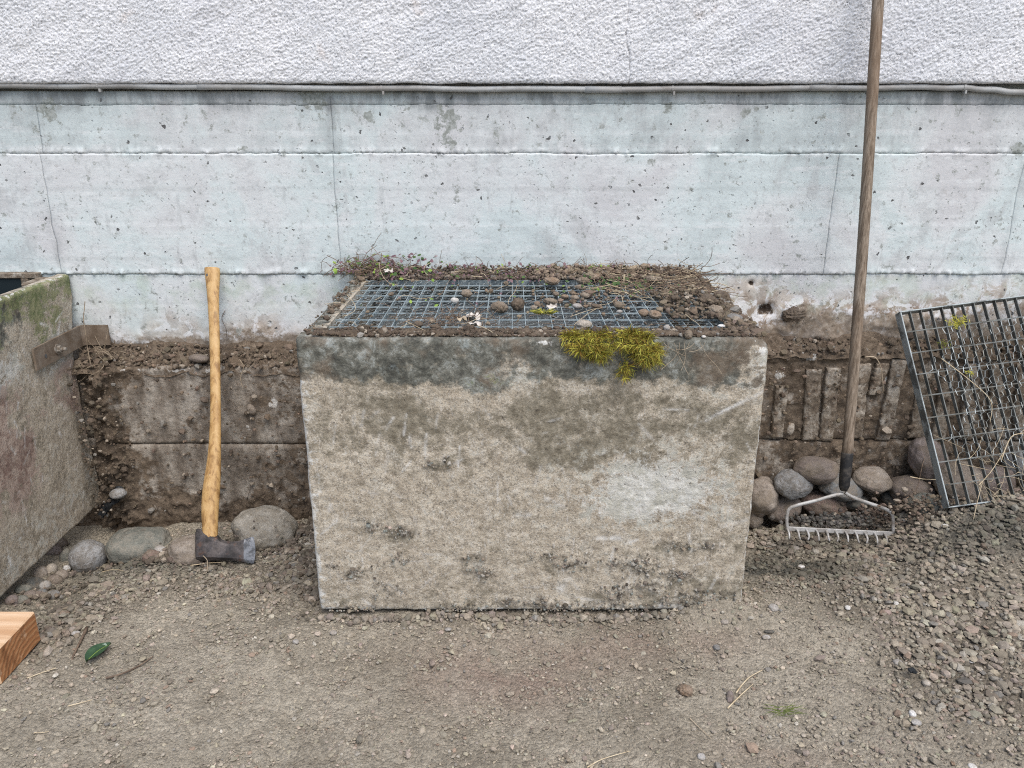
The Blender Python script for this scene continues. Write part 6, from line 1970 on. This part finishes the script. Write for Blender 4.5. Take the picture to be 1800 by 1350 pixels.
line_thing('stalk', 'pale stalk lying on the earthy cobble left of the grating corner', 'straw', [P(1600, 838, 2.08), P(1622, 842, 2.08), P(1645, 843, 2.08)], 0.0016, 'straw')
line_thing('root', 'pale root hanging down the foundation right of the rake handle', 'root', [P(1520, 628, FY - 0.03), P(1538, 628, FY - 0.03), P(1548, 645, FY - 0.026), P(1551, 665, FY - 0.026), P(1553, 690, FY - 0.022)], 0.0020, 'root')
line_thing('root', 'dark thin root hanging on the pale wall right of the axe handle', 'root', [P(396, 546, W - 0.006), P(390, 560, W - 0.006), P(398, 580, W - 0.005), P(399, 606, W - 0.008)], 0.0011, 'twig')
line_thing('root', 'pale wavy root on the foundation right of the axe handle', 'root', [P(421, 632, FY - 0.02), P(428, 645, FY - 0.018), P(423, 662, FY - 0.018), P(425, 676, FY - 0.018), P(428, 683, FY - 0.016)], 0.0014, 'root')
line_thing('stalk', 'arched dark stem standing at the back of the middle shaft against the wall', 'stem', [P(968, 472, W - 0.02), P(975, 462, W - 0.015), P(986, 460, W - 0.015), P(997, 470, W - 0.02)], 0.0010, 'twig')
line_thing('stalk', 'long pale stalk running over the front rim of the grating below dead leaves', 'straw', [Pz(832, 570, BTOP + 0.004), Pz(850, 576, BTOP + 0.006), Pz(862, 582, BTOP + 0.006), Pz(874, 590, BTOP + 0.006)], 0.0014, 'straw')
# thin trailing rootlets over the shaft front right of the moss
mb = MB()
for k in range(9):
    x0_ = P(1165 + 9 * k, 600, BY)[0]
    strand(mb, (x0_, BY - 0.012, BTOP - 0.005), (random.gauss(0, 0.5), -0.05, -1), random.uniform(0.03, 0.09), 0.0005, 0.5, 8, 0.1)
tag(mb.out('rootlets', M['root'], origin=P(1200, 600, BY)), 'fine pale rootlets trailing down the shaft front right of the moss', 'roots')
# roots by the strap
rt = MB()
for k in range(30):
    b0 = np.array((LX + random.uniform(0.02, 0.11), 2.30 + random.uniform(-0.04, 0.03), random.uniform(0.40, 0.46)))
    strand(rt, b0, (random.gauss(0.3, 0.8), random.gauss(-0.3, 0.3), random.gauss(0.4, 0.7)), random.uniform(0.03, 0.10), random.uniform(0.0006, 0.0012), 0.7, 8, -0.5)
strand(rt, (LX + 0.06, 2.27, 0.40), (0.05, 0.0, 1), 0.20, 0.0013, 0.15, 10, 0.0)
tag(rt.out('root_tangle', M['root_brown'], origin=(LX + 0.06, 2.29, 0.42)), 'tangle of dry roots under the end of the rusty strap', 'roots')
# leaf
q = onground([(151, 1164), (195, 1133)], 0.012)
a_, b_ = q
d = b_ - a_; Ld_ = np.linalg.norm(d); d /= Ld_; sd_ = np.cross((0, 0, 1), d); sd_ /= np.linalg.norm(sd_)
V = []; F = []
for i in range(13):
    t = i / 12
    wv_ = 0.019 * math.sin(math.pi * t ** 0.85) ** 0.8 if 0 < t < 1 else 0.0006
    for j, s in enumerate((-1, -0.5, 0, 0.5, 1)):
        V.append(a_ + d * Ld_ * t + sd_ * wv_ * s + np.array((0, 0, 0.006 * abs(s) + 0.006 * math.sin(3 * t))))
for i in range(12):
    for j in range(4):
        F.append((i * 5 + j, i * 5 + j + 1, i * 5 + j + 6, i * 5 + j + 5))
lf = thing('leaf', 'single dark green pointed leaf lying on the ground at the lower left', 'leaf', a_)
V = np.array(V)
obj('blade', np.concatenate([V, V - (0, 0, 0.0006)]), F + [[k + len(V) for k in fc[::-1]] for fc in F], M['leaf'], lf, smooth=True)
mb = MB(); mb.tube(np.array([V[i * 5 + 2] + (0, 0, 0.0004) for i in range(13)]), 0.0007, 5); mb.out('midrib', M['leaf_green'], lf)
# dead leaves on the grating
for (a0, b0, s0_, lb, mt) in ((832, 556, 0.016, 'crumpled whitish dead leaf, upper of two on the front left of the grating', 'paper'), (835, 569, 0.014, 'crumpled grey dead leaf, lower of two on the front left of the grating', 'paper'), (812, 560, 0.011, 'pinkish tan dead leaf beside the whitish one', 'root'), (682, 475, 0.014, 'pale dead leaf caught in the creeper heap at the back left', 'paper'), (970, 538, 0.013, 'white curled dead leaf strip beside the green moss tuft', 'paper'), (1297, 566, 0.012, 'orange brown dead leaf at the right front corner of the grating', 'st_red')):
    q = Pz(a0, b0, BTOP + 0.008 + (0.02 if b0 < 480 else 0)); q[1] = min(q[1], W - 0.03)
    us = np.linspace(-1, 1, 9); vs = np.linspace(-1, 1, 6)
    v, f, _, _ = grid(us, vs, lambda U, V: (q[0] + s0_ * U, q[1] + s0_ * 0.8 * V * np.sqrt(np.clip(1.05 - U * U, 0, 1)), q[2] + s0_ * 0.7 * fbm(U * 1.3 + a0, V * 1.3 + b0, 2, 950) + s0_ * 0.25 * U * V))
    tag(obj('dead_leaf', np.concatenate([v, v - (0, 0, 0.0007)]), f.tolist() + (f[:, ::-1] + len(v)).tolist(), M[mt], origin=q, smooth=True), lb, 'leaf', 'dead leaves on the level grating')
